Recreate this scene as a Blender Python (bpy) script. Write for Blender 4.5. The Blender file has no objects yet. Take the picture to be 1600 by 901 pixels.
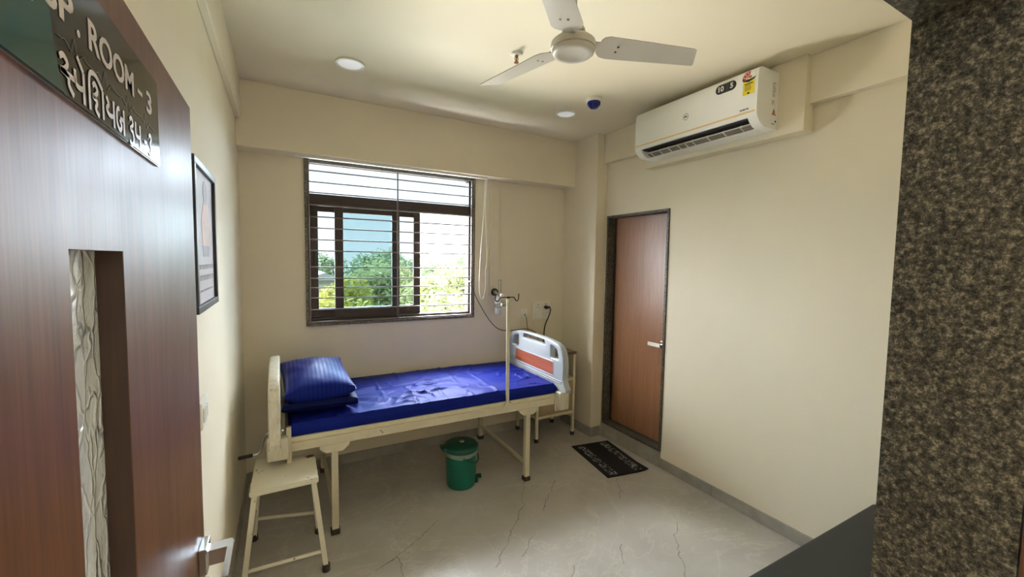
import bpy, bmesh, math, random
from mathutils import Vector, Matrix, noise
random.seed(7)
SC = bpy.context.scene
COL = SC.collection
PI = math.pi

# ------------------------------------------------------------------ camera
YAW, PITCH, ROLL, FPX, CAMZ = 0.5045, -0.0647, 0.0154, 651.43, 1.65
cy, sy, cp, sp = math.cos(YAW), math.sin(YAW), math.cos(PITCH), math.sin(PITCH)
Fv = Vector((sy * cp, cy * cp, sp))
r0 = Vector((cy, -sy, 0))
u0 = r0.cross(Fv)
Rv = r0 * math.cos(ROLL) + u0 * math.sin(ROLL)
Uv = -r0 * math.sin(ROLL) + u0 * math.cos(ROLL)
cam = bpy.data.objects.new('camera', bpy.data.cameras.new('camera'))
COL.objects.link(cam)
cam.matrix_world = Matrix(((Rv.x, Uv.x, -Fv.x, 0), (Rv.y, Uv.y, -Fv.y, 0), (Rv.z, Uv.z, -Fv.z, CAMZ), (0, 0, 0, 1)))
cam.data.sensor_fit = 'HORIZONTAL'
cam.data.sensor_width = 36
cam.data.lens = FPX / 1600 * 36
cam.data.clip_start = 0.02
cam.data.clip_end = 500
SC.camera = cam

# ------------------------------------------------------------------ sky, lights, exposure
SKY = 3.2
W = bpy.data.worlds.new('sky')
SC.world = W
W.use_nodes = True
wn, wl = W.node_tree.nodes, W.node_tree.links
bg = wn['Background']
tc = wn.new('ShaderNodeTexCoord'); sx = wn.new('ShaderNodeSeparateXYZ'); rp = wn.new('ShaderNodeValToRGB')
wl.new(tc.outputs['Generated'], sx.inputs[0]); wl.new(sx.outputs['Z'], rp.inputs[0])
rp.color_ramp.elements[0].position = 0.0; rp.color_ramp.elements[0].color = (0.94, 0.98, 1.0, 1)
rp.color_ramp.elements[1].position = 0.75; rp.color_ramp.elements[1].color = (0.62, 0.80, 1.0, 1)
wl.new(rp.outputs[0], bg.inputs[0]); bg.inputs[1].default_value = SKY

def lamp(name, kind, loc, direction, energy, color, size=None, size_y=None):
    d = bpy.data.lights.new(name, kind); d.energy = energy; d.color = color
    if kind == 'AREA':
        d.shape = 'RECTANGLE'; d.size = size; d.size_y = size_y or size
    if kind == 'SUN':
        d.angle = math.radians(size or 1.0)
    o = bpy.data.objects.new(name, d); COL.objects.link(o); o.location = loc
    o.rotation_euler = Vector(direction).to_track_quat('-Z', 'Y').to_euler()
    return o
lamp('sun', 'SUN', (0, 0, 20), (0.45, 0.75, -0.75), 6.0, (1.0, 0.93, 0.80))
lamp('hazy_sky', 'SUN', (0, 30, 20), (0.55, -1.0, -0.05), 116.0, (0.93, 0.97, 1.03), 165)
lamp('daylight', 'AREA', (1.0, 5.5, 4.1), (0.0, -1.0, -0.8), 2700, (0.92, 0.97, 1.0), 9.0, 1.8)
lamp('upward_fill', 'AREA', (1.0, 11.7, -2.8), (0.0, -8.2, 4.3), 6600, (1.0, 0.96, 0.88), 9.0, 3.0)  # added lamp, low outside the window, lifts the ceiling; no terrace exists
lamp('corridor_fill', 'AREA', (0.35, -0.9, 2.6), (0.25, 1.0, -0.55), 13, (1.0, 0.95, 0.88), 1.2, 1.0)  # fill lamp added behind the camera for the foreground granite

SC.view_settings.view_transform = 'Standard'
SC.view_settings.look = 'None'
SC.view_settings.exposure = 0.0
SC.view_settings.gamma = 1.0
SC.view_settings.use_curve_mapping = False

# ------------------------------------------------------------------ materials
def srgb(r, g, b):
    f = lambda c: (c / 255 / 12.92) if c / 255 <= 0.04045 else ((c / 255 + 0.055) / 1.055) ** 2.4
    return (f(r), f(g), f(b), 1)

class Mat:
    """small node helper"""
    def __init__(s, name, color=(0.5, 0.5, 0.5, 1), rough=0.5, metal=0.0, spec=0.5):
        s.m = bpy.data.materials.new(name); s.m.use_nodes = True
        s.n, s.l = s.m.node_tree.nodes, s.m.node_tree.links
        s.p = s.n['Principled BSDF']; s.out = s.n['Material Output']
        s.p.inputs['Base Color'].default_value = color
        s.p.inputs['Roughness'].default_value = rough
        s.p.inputs['Metallic'].default_value = metal
        s.p.inputs['Specular IOR Level'].default_value = spec
        s._co = None
    def co(s):
        if not s._co: s._co = s.n.new('ShaderNodeTexCoord').outputs['Object']
        return s._co
    def mapped(s, scale=(1, 1, 1), rot=(0, 0, 0)):
        m = s.n.new('ShaderNodeMapping'); m.inputs['Scale'].default_value = scale; m.inputs['Rotation'].default_value = rot
        s.l.new(s.co(), m.inputs[0]); return m.outputs[0]
    def noise(s, scale, detail=4, rough=0.55, vec=None, dist=0.0):
        t = s.n.new('ShaderNodeTexNoise'); t.inputs['Scale'].default_value = scale; t.inputs['Detail'].default_value = detail
        t.inputs['Roughness'].default_value = rough; t.inputs['Distortion'].default_value = dist
        s.l.new(vec or s.co(), t.inputs['Vector']); return t.outputs[0]
    def ramp(s, fac, stops):
        r = s.n.new('ShaderNodeValToRGB'); e = r.color_ramp.elements
        while len(e) < len(stops): e.new(0.5)
        for el, (p, c) in zip(e, stops): el.position = p; el.color = c
        s.l.new(fac, r.inputs[0]); return r.outputs[0]
    def mix(s, fac, a, b, mode='MIX'):
        x = s.n.new('ShaderNodeMix'); x.data_type = 'RGBA'; x.blend_type = mode
        for i, v in ((0, fac), (6, a), (7, b)):
            if isinstance(v, (int, float, tuple)): x.inputs[i].default_value = v
            else: s.l.new(v, x.inputs[i])
        return x.outputs[2]
    def math(s, op, a, b=0.0, clamp=False):
        x = s.n.new('ShaderNodeMath'); x.operation = op; x.use_clamp = clamp
        for i, v in ((0, a), (1, b)):
            if isinstance(v, (int, float)): x.inputs[i].default_value = v
            else: s.l.new(v, x.inputs[i])
        return x.outputs[0]
    def color(s, out): s.l.new(out, s.p.inputs['Base Color']); return s
    def rough(s, out): s.l.new(out, s.p.inputs['Roughness']); return s
    def bump(s, h, strength=0.2, dist=0.01):
        b = s.n.new('ShaderNodeBump'); b.inputs['Strength'].default_value = strength; b.inputs['Distance'].default_value = dist
        s.l.new(h, b.inputs['Height']); s.l.new(b.outputs[0], s.p.inputs['Normal']); return s

def vary(name, col, k=0.08, scale=6, rough=0.5, metal=0.0, bump=0.0, bscale=120, spec=0.5):
    m = Mat(name, col, rough, metal, spec)
    n = m.noise(scale)
    lo = tuple(c * (1 - k) for c in col[:3]) + (1,); hi = tuple(min(1, c * (1 + k)) for c in col[:3]) + (1,)
    m.color(m.ramp(n, [(0.3, lo), (0.7, hi)]))
    if bump: m.bump(m.noise(bscale, 3), bump, 0.004)
    return m.m

def chipped(name, col, chip, amount=0.66, rough=0.45, scale=14):
    m = Mat(name, col, rough)
    n = m.noise(scale, 6, 0.7); n2 = m.noise(3.5, 3)
    base = m.ramp(n2, [(0.3, tuple(c * 0.88 for c in col[:3]) + (1,)), (0.7, col)])
    f = m.ramp(n, [(amount, (0, 0, 0, 1)), (amount + 0.015, (1, 1, 1, 1))])
    m.color(m.mix(f, base, chip)); return m.m

def wood(name, dark, light, scale=(1, 1, 1), rough=0.35, grain='Z', spec=0.5, smudge=0.0):
    m = Mat(name, light, rough, 0, spec)
    st = {'Z': (22, 22, 0.9), 'Y': (22, 0.9, 22), 'X': (0.9, 22, 22)}[grain]
    v = m.mapped(tuple(a * b for a, b in zip(st, scale)))
    n = m.noise(1.6, 6, 0.6, v, 0.4)
    v2 = m.mapped(tuple(a * b * 5 for a, b in zip(st, scale)))
    n2 = m.noise(1.5, 4, 0.6, v2)
    c = m.ramp(n, [(0.28, dark), (0.72, light)])
    c2 = m.ramp(n2, [(0.3, tuple(x * 0.75 for x in dark[:3]) + (1,)), (0.7, light)])
    m.color(m.mix(0.4, c, c2))
    if smudge:
        sm = m.noise(2.2, 5, 0.6, m.mapped((1, 1.5, 1.0), (0.5, 0, 0)), 0.5)
        r = m.ramp(sm, [(0.25, (rough - smudge,) * 3 + (1,)), (0.78, (rough + smudge,) * 3 + (1,))])
        m.rough(r)
    return m.m

def granite(name, dark, mid, light, scale=70, rough=0.3):
    m = Mat(name, mid, rough)
    n = m.noise(scale, 8, 0.78); n2 = m.noise(scale * 0.7, 4, 0.7)
    c = m.ramp(n, [(0.42, dark), (0.48, mid), (0.52, mid), (0.60, light)])
    m.color(m.mix(m.ramp(n2, [(0.46, (0, 0, 0, 1)), (0.58, (0.7, 0.7, 0.7, 1))]), c, m.mix(0.5, c, dark)))
    m.bump(n, 0.12, 0.002); return m.m

def glass(name, tint, rough=0.0, fac=0.06):
    m = Mat(name)
    t = m.n.new('ShaderNodeBsdfTransparent'); t.inputs[0].default_value = tint
    g = m.n.new('ShaderNodeBsdfGlossy'); g.inputs['Roughness'].default_value = rough
    lw = m.n.new('ShaderNodeLayerWeight'); lw.inputs[0].default_value = 0.25
    f = m.math('MULTIPLY', lw.outputs['Fresnel'], fac * 8, True)
    mx = m.n.new('ShaderNodeMixShader')
    m.l.new(f, mx.inputs[0]); m.l.new(t.outputs[0], mx.inputs[1]); m.l.new(g.outputs[0], mx.inputs[2])
    m.l.new(mx.outputs[0], m.out.inputs[0]); return m.m

M = {}
WALLC = srgb(241, 230, 206)
M['wall'] = vary('wall_paint', WALLC, 0.02, 2.0, 0.7, 0, 0.05, 160, 0.3)
M['ceil'] = vary('ceiling_paint', srgb(242, 232, 208), 0.015, 1.5, 0.75, 0, 0.03, 160, 0.3)
M['granite'] = granite('dark_granite', srgb(14, 13, 12), srgb(80, 78, 70), srgb(154, 147, 128), 135, 0.45)
M['granite_edge'] = granite('granite_edging', srgb(40, 36, 32), srgb(98, 90, 80), srgb(165, 156, 140), 130, 0.35)
M['door_wood'] = wood('door_laminate', srgb(82, 52, 36), srgb(122, 80, 54), rough=0.40, spec=0.26, smudge=0.07)
M['bath_wood'] = wood('bathroom_door_laminate', srgb(136, 92, 62), srgb(172, 122, 86), rough=0.36, spec=0.8, smudge=0.06)
M['trim_wood'] = wood('outer_frame_wood', srgb(90, 56, 34), srgb(130, 84, 52), rough=0.4)
M['dark_wood'] = wood('recess_dark_wood', srgb(46, 30, 22), srgb(66, 44, 32), rough=0.5)
M['panel_wood'] = wood('footboard_wood_print', srgb(150, 74, 50), srgb(190, 108, 80), (1.2, 1, 1.2), 0.4, 'Y')
M['cream'] = vary('cream_enamel', srgb(222, 212, 182), 0.05, 9, 0.42)
M['cream_chip'] = chipped('worn_cream_enamel', srgb(230, 222, 198), srgb(70, 52, 38), 0.635, 0.45, 13)
M['cream_worn'] = chipped('lightly_worn_cream_enamel', srgb(222, 212, 184), srgb(138, 112, 80), 0.68, 0.42, 22)
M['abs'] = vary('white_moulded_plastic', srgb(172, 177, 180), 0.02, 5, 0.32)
M['abs_scuff'] = Mat('scuffed_ivory_plastic', srgb(220, 212, 192), 0.5)
_m = M['abs_scuff']; _n = _m.noise(1.5, 5, 0.7, _m.mapped((26, 26, 3)))
_m.color(_m.ramp(_n, [(0.35, srgb(224, 218, 202)), (0.62, srgb(206, 196, 172)), (0.75, srgb(150, 138, 116))])); M['abs_scuff'] = _m.m
M['rubber'] = vary('dark_rubber', srgb(58, 50, 44), 0.15, 40, 0.7)
M['steel'] = vary('brushed_steel', srgb(176, 172, 166), 0.06, 30, 0.35, 0.9)
M['grille'] = vary('grille_steel', srgb(116, 104, 95), 0.08, 20, 0.45, 0.25)
M['chrome'] = Mat('chrome', srgb(205, 205, 208), 0.14, 1.0).m
M['bronze_alu'] = vary('brown_aluminium', srgb(62, 50, 47), 0.08, 6, 0.4, 0.2)
M['black'] = vary('black_plastic', srgb(24, 23, 23), 0.1, 20, 0.4)
M['white_plastic'] = vary('white_plastic', srgb(246, 242, 230), 0.02, 6, 0.35)
M['ac_white'] = vary('air_conditioner_plastic', srgb(250, 249, 246), 0.012, 3, 0.3)
M['ac_grey'] = vary('vane_grey_plastic', srgb(120, 112, 102), 0.05, 10, 0.5)
M['ac_dark'] = vary('outlet_dark', srgb(30, 27, 25), 0.1, 10, 0.6)
M['gold'] = vary('gold_stripe', srgb(238, 206, 148), 0.04, 5, 0.4, 0.1)
M['yellow'] = vary('yellow_print', srgb(236, 214, 40), 0.03, 20, 0.5)
M['red'] = vary('red_print', srgb(190, 34, 30), 0.05, 20, 0.5)
M['green_print'] = vary('green_print', srgb(70, 150, 60), 0.05, 20, 0.5)
M['orange'] = vary('orange_print', srgb(230, 120, 30), 0.05, 20, 0.5)
M['print_black'] = vary('black_print', srgb(30, 30, 32), 0.05, 20, 0.45)
M['print_white'] = vary('white_print', srgb(236, 236, 232), 0.02, 20, 0.5)
M['fan'] = vary('fan_enamel', srgb(214, 208, 196), 0.03, 6, 0.33)
M['blue_gloss'] = Mat('blue_gloss_plastic', srgb(16, 24, 120), 0.12).m
M['lamp_diffuser'] = vary('lamp_diffuser', srgb(236, 238, 242), 0.01, 6, 0.5)
M['lamp_diffuser'].node_tree.nodes['Principled BSDF'].inputs['Emission Color'].default_value = (0.95, 0.97, 1, 1)
M['lamp_diffuser'].node_tree.nodes['Principled BSDF'].inputs['Emission Strength'].default_value = 0.32
M['brass'] = vary('brass', srgb(150, 112, 74), 0.1, 40, 0.35, 0.8)
M['bin_green'] = vary('green_bin_plastic', srgb(10, 104, 84), 0.05, 8, 0.38)
M['bin_dark'] = vary('dark_green_bin_plastic', srgb(6, 74, 60), 0.06, 8, 0.4)
M['liner'] = Mat('bin_liner_film', srgb(190, 205, 190), 0.3)
_m = M['liner']; _m.p.inputs['Alpha'].default_value = 0.55
_m.bump(_m.noise(60, 4), 0.6, 0.01); M['liner'] = _m.m
M['couch'] = vary('grey_rexine', srgb(62, 62, 58), 0.03, 30, 0.8, 0, 0.08, 300, 0.2)
M['brown_top'] = vary('brown_locker_top', srgb(104, 88, 74), 0.08, 8, 0.3)
M['tan_panel'] = vary('tan_steel_panel', srgb(176, 152, 116), 0.04, 6, 0.5)
M['clear_plastic'] = glass('clear_plastic', (0.92, 0.94, 0.95, 1), 0.05, 0.10)
M['water'] = vary('frosted_clear_plastic', srgb(240, 240, 234), 0.08, 40, 0.15)
M['pane_light'] = glass('tinted_glass', (0.60, 0.64, 0.66, 1), 0.0)
M['pane_dark'] = glass('green_tinted_glass', (0.71, 0.80, 0.81, 1), 0.0)
M['pane_top'] = glass('pale_glass', (0.60, 0.645, 0.675, 1), 0.0)
M['glass_poster'] = glass('picture_glass', (1, 1, 1, 1), 0.02, 0.012)

# skirting / step tiles
m = Mat('grey_stone_tile', srgb(164, 158, 146), 0.35)
n = m.noise(7, 6, 0.6); m.color(m.ramp(n, [(0.3, srgb(150, 144, 132)), (0.7, srgb(178, 172, 160))])); M['skirt'] = m.m

# floor: marble-look tile with pale veins and dark hairline cracks
m = Mat('marble_floor', srgb(182, 176, 166), 0.30)
n = m.noise(2.2, 8, 0.6, None, 0.3)
base = m.ramp(n, [(0.28, srgb(174, 168, 158)), (0.72, srgb(198, 193, 185))])
v = m.noise(1.3, 5, 0.6, None, 1.3)
pale = m.math('ABSOLUTE', m.math('SUBTRACT', v, 0.5))
pf = m.ramp(pale, [(0.0, (0.26, 0.26, 0.26, 1)), (0.016, (0, 0, 0, 1))])
base = m.mix(pf, base, srgb(224, 218, 206))
vv = m.noise(2.6, 4, 0.6, m.mapped((1, 1, 1), (0, 0, 1.1)), 1.0)
pale2 = m.math('ABSOLUTE', m.math('SUBTRACT', vv, 0.47))
base = m.mix(m.ramp(pale2, [(0.0, (0.20, 0.20, 0.20, 1)), (0.014, (0, 0, 0, 1))]), base, srgb(222, 216, 204))
CR = [[(.852, 2.449), (.709, 2.349), (.54, 2.247), (.397, 2.185)],
      [(1.572, 2.601), (1.48, 2.491), (1.405, 2.335), (1.29, 2.221), (1.196, 2.142), (1.104, 2.028), (.989, 1.922)],
      [(2.215, 2.312), (2.129, 2.185), (2.062, 2.108)],
      [(2.194, 1.722), (2.076, 1.649), (1.963, 1.519), (1.843, 1.385)],
      [(1.789, 2.51), (1.557, 2.299), (1.5, 2.229)], [(1.285, 2.041), (1.219, 1.968), (1.153, 1.914)],
      [(1.378, 1.724), (1.305, 1.668)], [(.54, 2.247), (.531, 2.074)], [(1.718, 1.738), (1.615, 1.615)]]
wob = m.n.new('ShaderNodeTexNoise'); wob.inputs['Scale'].default_value = 14; m.l.new(m.co(), wob.inputs['Vector'])
def vm(op, a, b=None, scale=None):
    x = m.n.new('ShaderNodeVectorMath'); x.operation = op
    for i, q in ((0, a), (1, b)):
        if q is None: continue
        if isinstance(q, (tuple, Vector)): x.inputs[i].default_value = q
        else: m.l.new(q, x.inputs[i])
    if scale is not None:
        if isinstance(scale, float): x.inputs['Scale'].default_value = scale
        else: m.l.new(scale, x.inputs['Scale'])
    return x
wv = vm('SCALE', vm('SUBTRACT', wob.outputs['Color'], (0.5, 0.5, 0.5)).outputs[0], None, 0.06).outputs[0]
P = vm('MULTIPLY', vm('ADD', m.co(), wv).outputs[0], (1, 1, 0)).outputs[0]
best = None
for line in CR:
    for a, b in zip(line, line[1:]):
        A = Vector((a[0], a[1], 0)); B = Vector((b[0], b[1], 0)); AB = B - A
        pa = vm('SUBTRACT', P, A).outputs[0]
        dt = vm('DOT_PRODUCT', pa, AB).outputs['Value']
        h = m.math('MULTIPLY', dt, 1.0 / AB.length_squared, True)
        d = vm('LENGTH', vm('SUBTRACT', pa, vm('SCALE', tuple(AB), None, h).outputs[0]).outputs[0]).outputs['Value']
        best = d if best is None else m.math('MINIMUM', best, d)
cf = m.ramp(best, [(0.0010, (0.8, 0.8, 0.8, 1)), (0.0034, (0, 0, 0, 1))])
m.color(m.mix(cf, base, srgb(92, 84, 74))); M['floor'] = m.m

# blue satin sheet
def satin(name, col, stripes=False):
    q = Mat(name, col, 0.54, 0, 0.26); q.p.inputs['Specular Tint'].default_value = (0.22, 0.36, 1.0, 1)
    q.p.inputs['Sheen Weight'].default_value = 0.0
    c = q.ramp(q.noise(3, 3), [(0.3, tuple(x * 0.9 for x in col[:3]) + (1,)), (0.7, col)])
    if stripes:
        w = q.n.new('ShaderNodeTexWave'); w.inputs['Scale'].default_value = 13; w.inputs['Distortion'].default_value = 0.3
        w.bands_direction = 'X'
        q.l.new(q.co(), w.inputs['Vector'])
        c = q.mix(w.outputs['Fac'], c, tuple(min(1, x * 0.62) for x in col[:3]) + (1,))
        q.rough(q.ramp(w.outputs['Fac'], [(0, (0.34,) * 3 + (1,)), (1, (0.5,) * 3 + (1,))]))
    q.color(c)
    q.bump(q.noise(22, 5, 0.6), 0.12, 0.01)
    return q.m
M['sheet'] = satin('blue_satin_sheet', srgb(19, 31, 122))
M['pillow'] = satin('blue_striped_satin', srgb(24, 36, 124), True)
M['blanket'] = satin('navy_blanket', srgb(12, 15, 60))

# door mat with two woven bands
m = Mat('door_mat', srgb(14, 13, 20), 0.9)
sxyz = m.n.new('ShaderNodeSeparateXYZ'); m.l.new(m.co(), sxyz.inputs[0])
X, Y = sxyz.outputs['X'], sxyz.outputs['Y']
d = m.math('ABSOLUTE', m.math('SUBTRACT', m.math('ABSOLUTE', X), 0.115))
inb = m.math('LESS_THAN', d, 0.034)
iny = m.math('LESS_THAN', m.math('ABSOLUTE', Y), 0.262)
sc = m.math('GREATER_THAN', m.noise(62, 3, 0.75, m.mapped((1.0, 1.0, 1.0))), 0.55)
f = m.math('MULTIPLY', m.math('MULTIPLY', inb, iny), sc)
m.color(m.mix(m.math('MULTIPLY', f, 0.85), srgb(14, 13, 20), srgb(196, 192, 188)))
m.bump(m.noise(300, 2), 0.5, 0.004); M['mat'] = m.m

# textured decorative glass in the door
m = Mat('hammered_glass', srgb(222, 227, 228), 0.18, 0, 0.8)
wv_ = vmix = m.n.new('ShaderNodeTexNoise'); wv_.inputs['Scale'].default_value = 16; m.l.new(m.co(), wv_.inputs['Vector'])
def vm2(op, a, b=None, sc=None):
    x = m.n.new('ShaderNodeVectorMath'); x.operation = op
    for i, q in ((0, a), (1, b)):
        if q is None: continue
        if isinstance(q, tuple): x.inputs[i].default_value = q
        else: m.l.new(q, x.inputs[i])
    if sc: x.inputs['Scale'].default_value = sc
    return x.outputs[0]
dv = vm2('ADD', m.mapped((1, 1.0, 0.42)), vm2('SCALE', vm2('SUBTRACT', wv_.outputs['Color'], (0.5, 0.5, 0.5)), None, 0.045))
vo = m.n.new('ShaderNodeTexVoronoi'); vo.feature = 'DISTANCE_TO_EDGE'; vo.inputs['Scale'].default_value = 30; m.l.new(dv, vo.inputs['Vector'])
n4 = m.noise(11, 2, 0.5, m.mapped((1, 1, 0.6)))
msk = m.ramp(n4, [(0.40, (0, 0, 0, 1)), (0.58, (1, 1, 1, 1))])
n3 = m.noise(90, 4, 0.65)
lines = m.math('MULTIPLY', m.ramp(vo.outputs['Distance'], [(0.0, (1, 1, 1, 1)), (0.10, (0, 0, 0, 1))]), m.math('ADD', msk, 0.25))
hgt = m.math('ADD', lines, m.math('MULTIPLY', m.math('MULTIPLY', n3, msk), 1.0))
m.bump(hgt, 1.0, 0.008); M['hammered'] = m.m

# sign faces
m = Mat('sign_black', srgb(30, 31, 29), 0.12, 0, 0.28); M['sign_black'] = m.m
m = Mat('sign_teal', srgb(24, 74, 74), 0.12, 0, 0.28); M['sign_teal'] = m.m
M['sign_text'] = vary('sign_lettering', srgb(206, 194, 186), 0.03, 30, 0.35)
M['sign_line'] = vary('sign_fine_line', srgb(78, 78, 72), 0.1, 60, 0.4)
# poster print
M['poster'] = vary('poster_paper', srgb(214, 208, 214), 0.04, 5, 0.5)
M['poster_fig'] = vary('poster_figure', srgb(222, 184, 174), 0.12, 9, 0.5)
M['poster_dark'] = vary('poster_shade', srgb(172, 160, 170), 0.1, 9, 0.5)
M['frame_black'] = vary('picture_frame', srgb(44, 44, 46), 0.06, 10, 0.3)
# outdoors
def leafmat(name, a, b, tr=0.35):
    q = Mat(name, a, 0.6, 0, 0.2)
    q.color(q.ramp(q.noise(0.9, 3), [(0.3, a), (0.7, b)]))
    q.p.inputs['Transmission Weight'].default_value = 0
    t = q.n.new('ShaderNodeBsdfTranslucent'); t.inputs[0].default_value = b
    mx = q.n.new('ShaderNodeMixShader'); mx.inputs[0].default_value = tr
    q.l.new(q.p.outputs[0], mx.inputs[1]); q.l.new(t.outputs[0], mx.inputs[2]); q.l.new(mx.outputs[0], q.out.inputs[0])
    return q.m
M['leaf_a'] = leafmat('yellow_green_leaves', srgb(110, 114, 38), srgb(148, 144, 56))
M['leaf_b'] = leafmat('mid_green_leaves', srgb(104, 116, 78), srgb(138, 146, 98))  # greyer and lighter, so haze is painted into the leaf colour
M['leaf_c'] = leafmat('hazy_green_leaves', srgb(84, 104, 76), srgb(116, 132, 98))  # far foliage, paled to carry distance haze in its colour
M['bark'] = vary('bark', srgb(84, 70, 56), 0.2, 8, 0.9)
M['ground'] = vary('field_ground', srgb(84, 96, 50), 0.25, 0.3, 0.95)
M['far_white'] = vary('far_white_wall', srgb(150, 150, 146), 0.04, 2, 0.8)
M['far_roof'] = vary('far_roof_sheet', srgb(128, 134, 140), 0.06, 2, 0.6)
M['far_blue'] = vary('far_blue_sheet', srgb(60, 100, 140), 0.06, 2, 0.6)

# ------------------------------------------------------------------ mesh helpers
ORG = {}
def obj(name, bm, mat, parent=None, smooth=False, loc=None):
    """link a bmesh (world coordinates) as one object; its origin is the parent's (or loc)"""
    o0 = Vector(loc) if loc is not None else (ORG[parent.name] if parent else Vector((0, 0, 0)))
    if o0.length: bmesh.ops.translate(bm, verts=bm.verts, vec=-o0)
    bmesh.ops.recalc_face_normals(bm, faces=bm.faces)
    me = bpy.data.meshes.new(name); bm.to_mesh(me); bm.free()
    mats = mat if isinstance(mat, (list, tuple)) else [mat]
    for q in mats: me.materials.append(M[q] if isinstance(q, str) else q)
    if smooth:
        for p in me.polygons: p.use_smooth = True
        me.set_sharp_from_angle(angle=math.radians(38))
    o = bpy.data.objects.new(name, me); COL.objects.link(o)
    if parent:
        o.parent = parent; o.location = o0 - ORG[parent.name]
    else: o.location = o0
    ORG[o.name] = o0
    return o
def thing(name, label, cat, loc=(0, 0, 0), group=None):
    o = bpy.data.objects.new(name, None); COL.objects.link(o); o.location = loc; o.empty_display_size = 0.05
    ORG[o.name] = Vector(loc); o['label'] = label; o['category'] = cat
    if group: o['group'] = group
    return o
def tag(o, label, cat, group=None):
    o['label'] = label; o['category'] = cat
    if group: o['group'] = group
    return o
def struct(o, label=None):
    o['kind'] = 'structure'
    if label: o['label'] = label
    return o
def sempty(name, loc=(0, 0, 0)):
    o = bpy.data.objects.new(name, None); COL.objects.link(o); o.location = loc; ORG[o.name] = Vector(loc)
    o['kind'] = 'structure'; return o

def NB(): return bmesh.new()
def box(bm, x0, x1, y0, y1, z0, z1, bev=0.0, seg=2, mat=None, mi=0):
    vs = [bm.verts.new((x, y, z)) for z in (z0, z1) for y in (y0, y1) for x in (x0, x1)]
    fs = [bm.faces.new([vs[i] for i in q]) for q in ((0, 2, 3, 1), (4, 5, 7, 6), (0, 1, 5, 4), (2, 6, 7, 3), (0, 4, 6, 2), (1, 3, 7, 5))]
    for f in fs: f.material_index = mi
    geo = vs
    if bev:
        es = list({e for f in fs for e in f.edges})
        r = bmesh.ops.bevel(bm, geom=es, offset=bev, segments=seg, affect='EDGES', profile=0.5)
        geo = list({v for f in r['faces'] for v in f.verts} | {v for v in vs if v.is_valid})
    if mat is not None: bmesh.ops.transform(bm, matrix=mat, verts=geo)
    return geo
def prism(bm, pts, axis, a, b, mi=0):
    """polygon (2D pts) extruded along axis between a and b"""
    def P3(p, t):
        return {'X': (t, p[0], p[1]), 'Y': (p[0], t, p[1]), 'Z': (p[0], p[1], t)}[axis]
    v0 = [bm.verts.new(P3(p, a)) for p in pts]; v1 = [bm.verts.new(P3(p, b)) for p in pts]
    n = len(pts); fs = [bm.faces.new(v0), bm.faces.new(v1[::-1])]
    for i in range(n): fs.append(bm.faces.new((v0[i], v1[i], v1[(i + 1) % n], v0[(i + 1) % n])))
    for f in fs: f.material_index = mi
    return v0 + v1
def tube(bm, pts, r, n=8, caps=True, mi=0):
    pts = [Vector(p) for p in pts]; rings = []
    rr = r if isinstance(r, (list, tuple)) else [r] * len(pts)
    ref = None
    for i, p in enumerate(pts):
        t = (pts[min(i + 1, len(pts) - 1)] - pts[max(i - 1, 0)]).normalized()
        if ref is None:
            ref = Vector((0, 0, 1)) if abs(t.z) < 0.9 else Vector((1, 0, 0))
        a = (ref - t * ref.dot(t)).normalized(); b = t.cross(a); ref = a
        rings.append([bm.verts.new(p + (a * math.cos(k * 2 * PI / n) + b * math.sin(k * 2 * PI / n)) * rr[i]) for k in range(n)])
    for A, B in zip(rings, rings[1:]):
        for k in range(n):
            f = bm.faces.new((A[k], A[(k + 1) % n], B[(k + 1) % n], B[k])); f.material_index = mi
    if caps:
        bm.faces.new(rings[0][::-1]).material_index = mi; bm.faces.new(rings[-1]).material_index = mi
def lathe(bm, prof, c, n=28, axis='Z', mi=0):
    """prof: (radius, height) pairs around c"""
    c = Vector(c); rings = []
    for r, h in prof:
        ring = []
        for k in range(n):
            a = k * 2 * PI / n
            q = {'Z': (r * math.cos(a), r * math.sin(a), h), 'Y': (r * math.cos(a), h, r * math.sin(a)), 'X': (h, r * math.cos(a), r * math.sin(a))}[axis]
            ring.append(bm.verts.new(c + Vector(q)))
        rings.append(ring)
    for A, B in zip(rings, rings[1:]):
        for k in range(n):
            bm.faces.new((A[k], A[(k + 1) % n], B[(k + 1) % n], B[k])).material_index = mi
    if prof[0][0] > 1e-5: bm.faces.new(rings[0][::-1]).material_index = mi
    if prof[-1][0] > 1e-5: bm.faces.new(rings[-1]).material_index = mi
    bmesh.ops.remove_doubles(bm, verts=bm.verts, dist=1e-6)
def smoothpath(pts, k=6):
    pts = [Vector(p) for p in pts]; out = []
    for i in range(len(pts) - 1):
        p0, p1, p2, p3 = pts[max(i - 1, 0)], pts[i], pts[i + 1], pts[min(i + 2, len(pts) - 1)]
        for j in range(k):
            t = j / k
            out.append(0.5 * ((2 * p1) + (-p0 + p2) * t + (2 * p0 - 5 * p1 + 4 * p2 - p3) * t * t + (-p0 + 3 * p1 - 3 * p2 + p3) * t ** 3))
    out.append(pts[-1]); return out
def frame_xz(bm, x0, x1, z0, z1, y0, y1, w, wb=None, wt=None, bev=0.0):
    """rectangular frame in an XZ plane"""
    wb = w if wb is None else wb; wt = w if wt is None else wt
    box(bm, x0, x0 + w, y0, y1, z0, z1, bev); box(bm, x1 - w, x1, y0, y1, z0, z1, bev)
    box(bm, x0 + w, x1 - w, y0, y1, z0, z0 + wb, bev); box(bm, x0 + w, x1 - w, y0, y1, z1 - wt, z1, bev)
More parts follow.
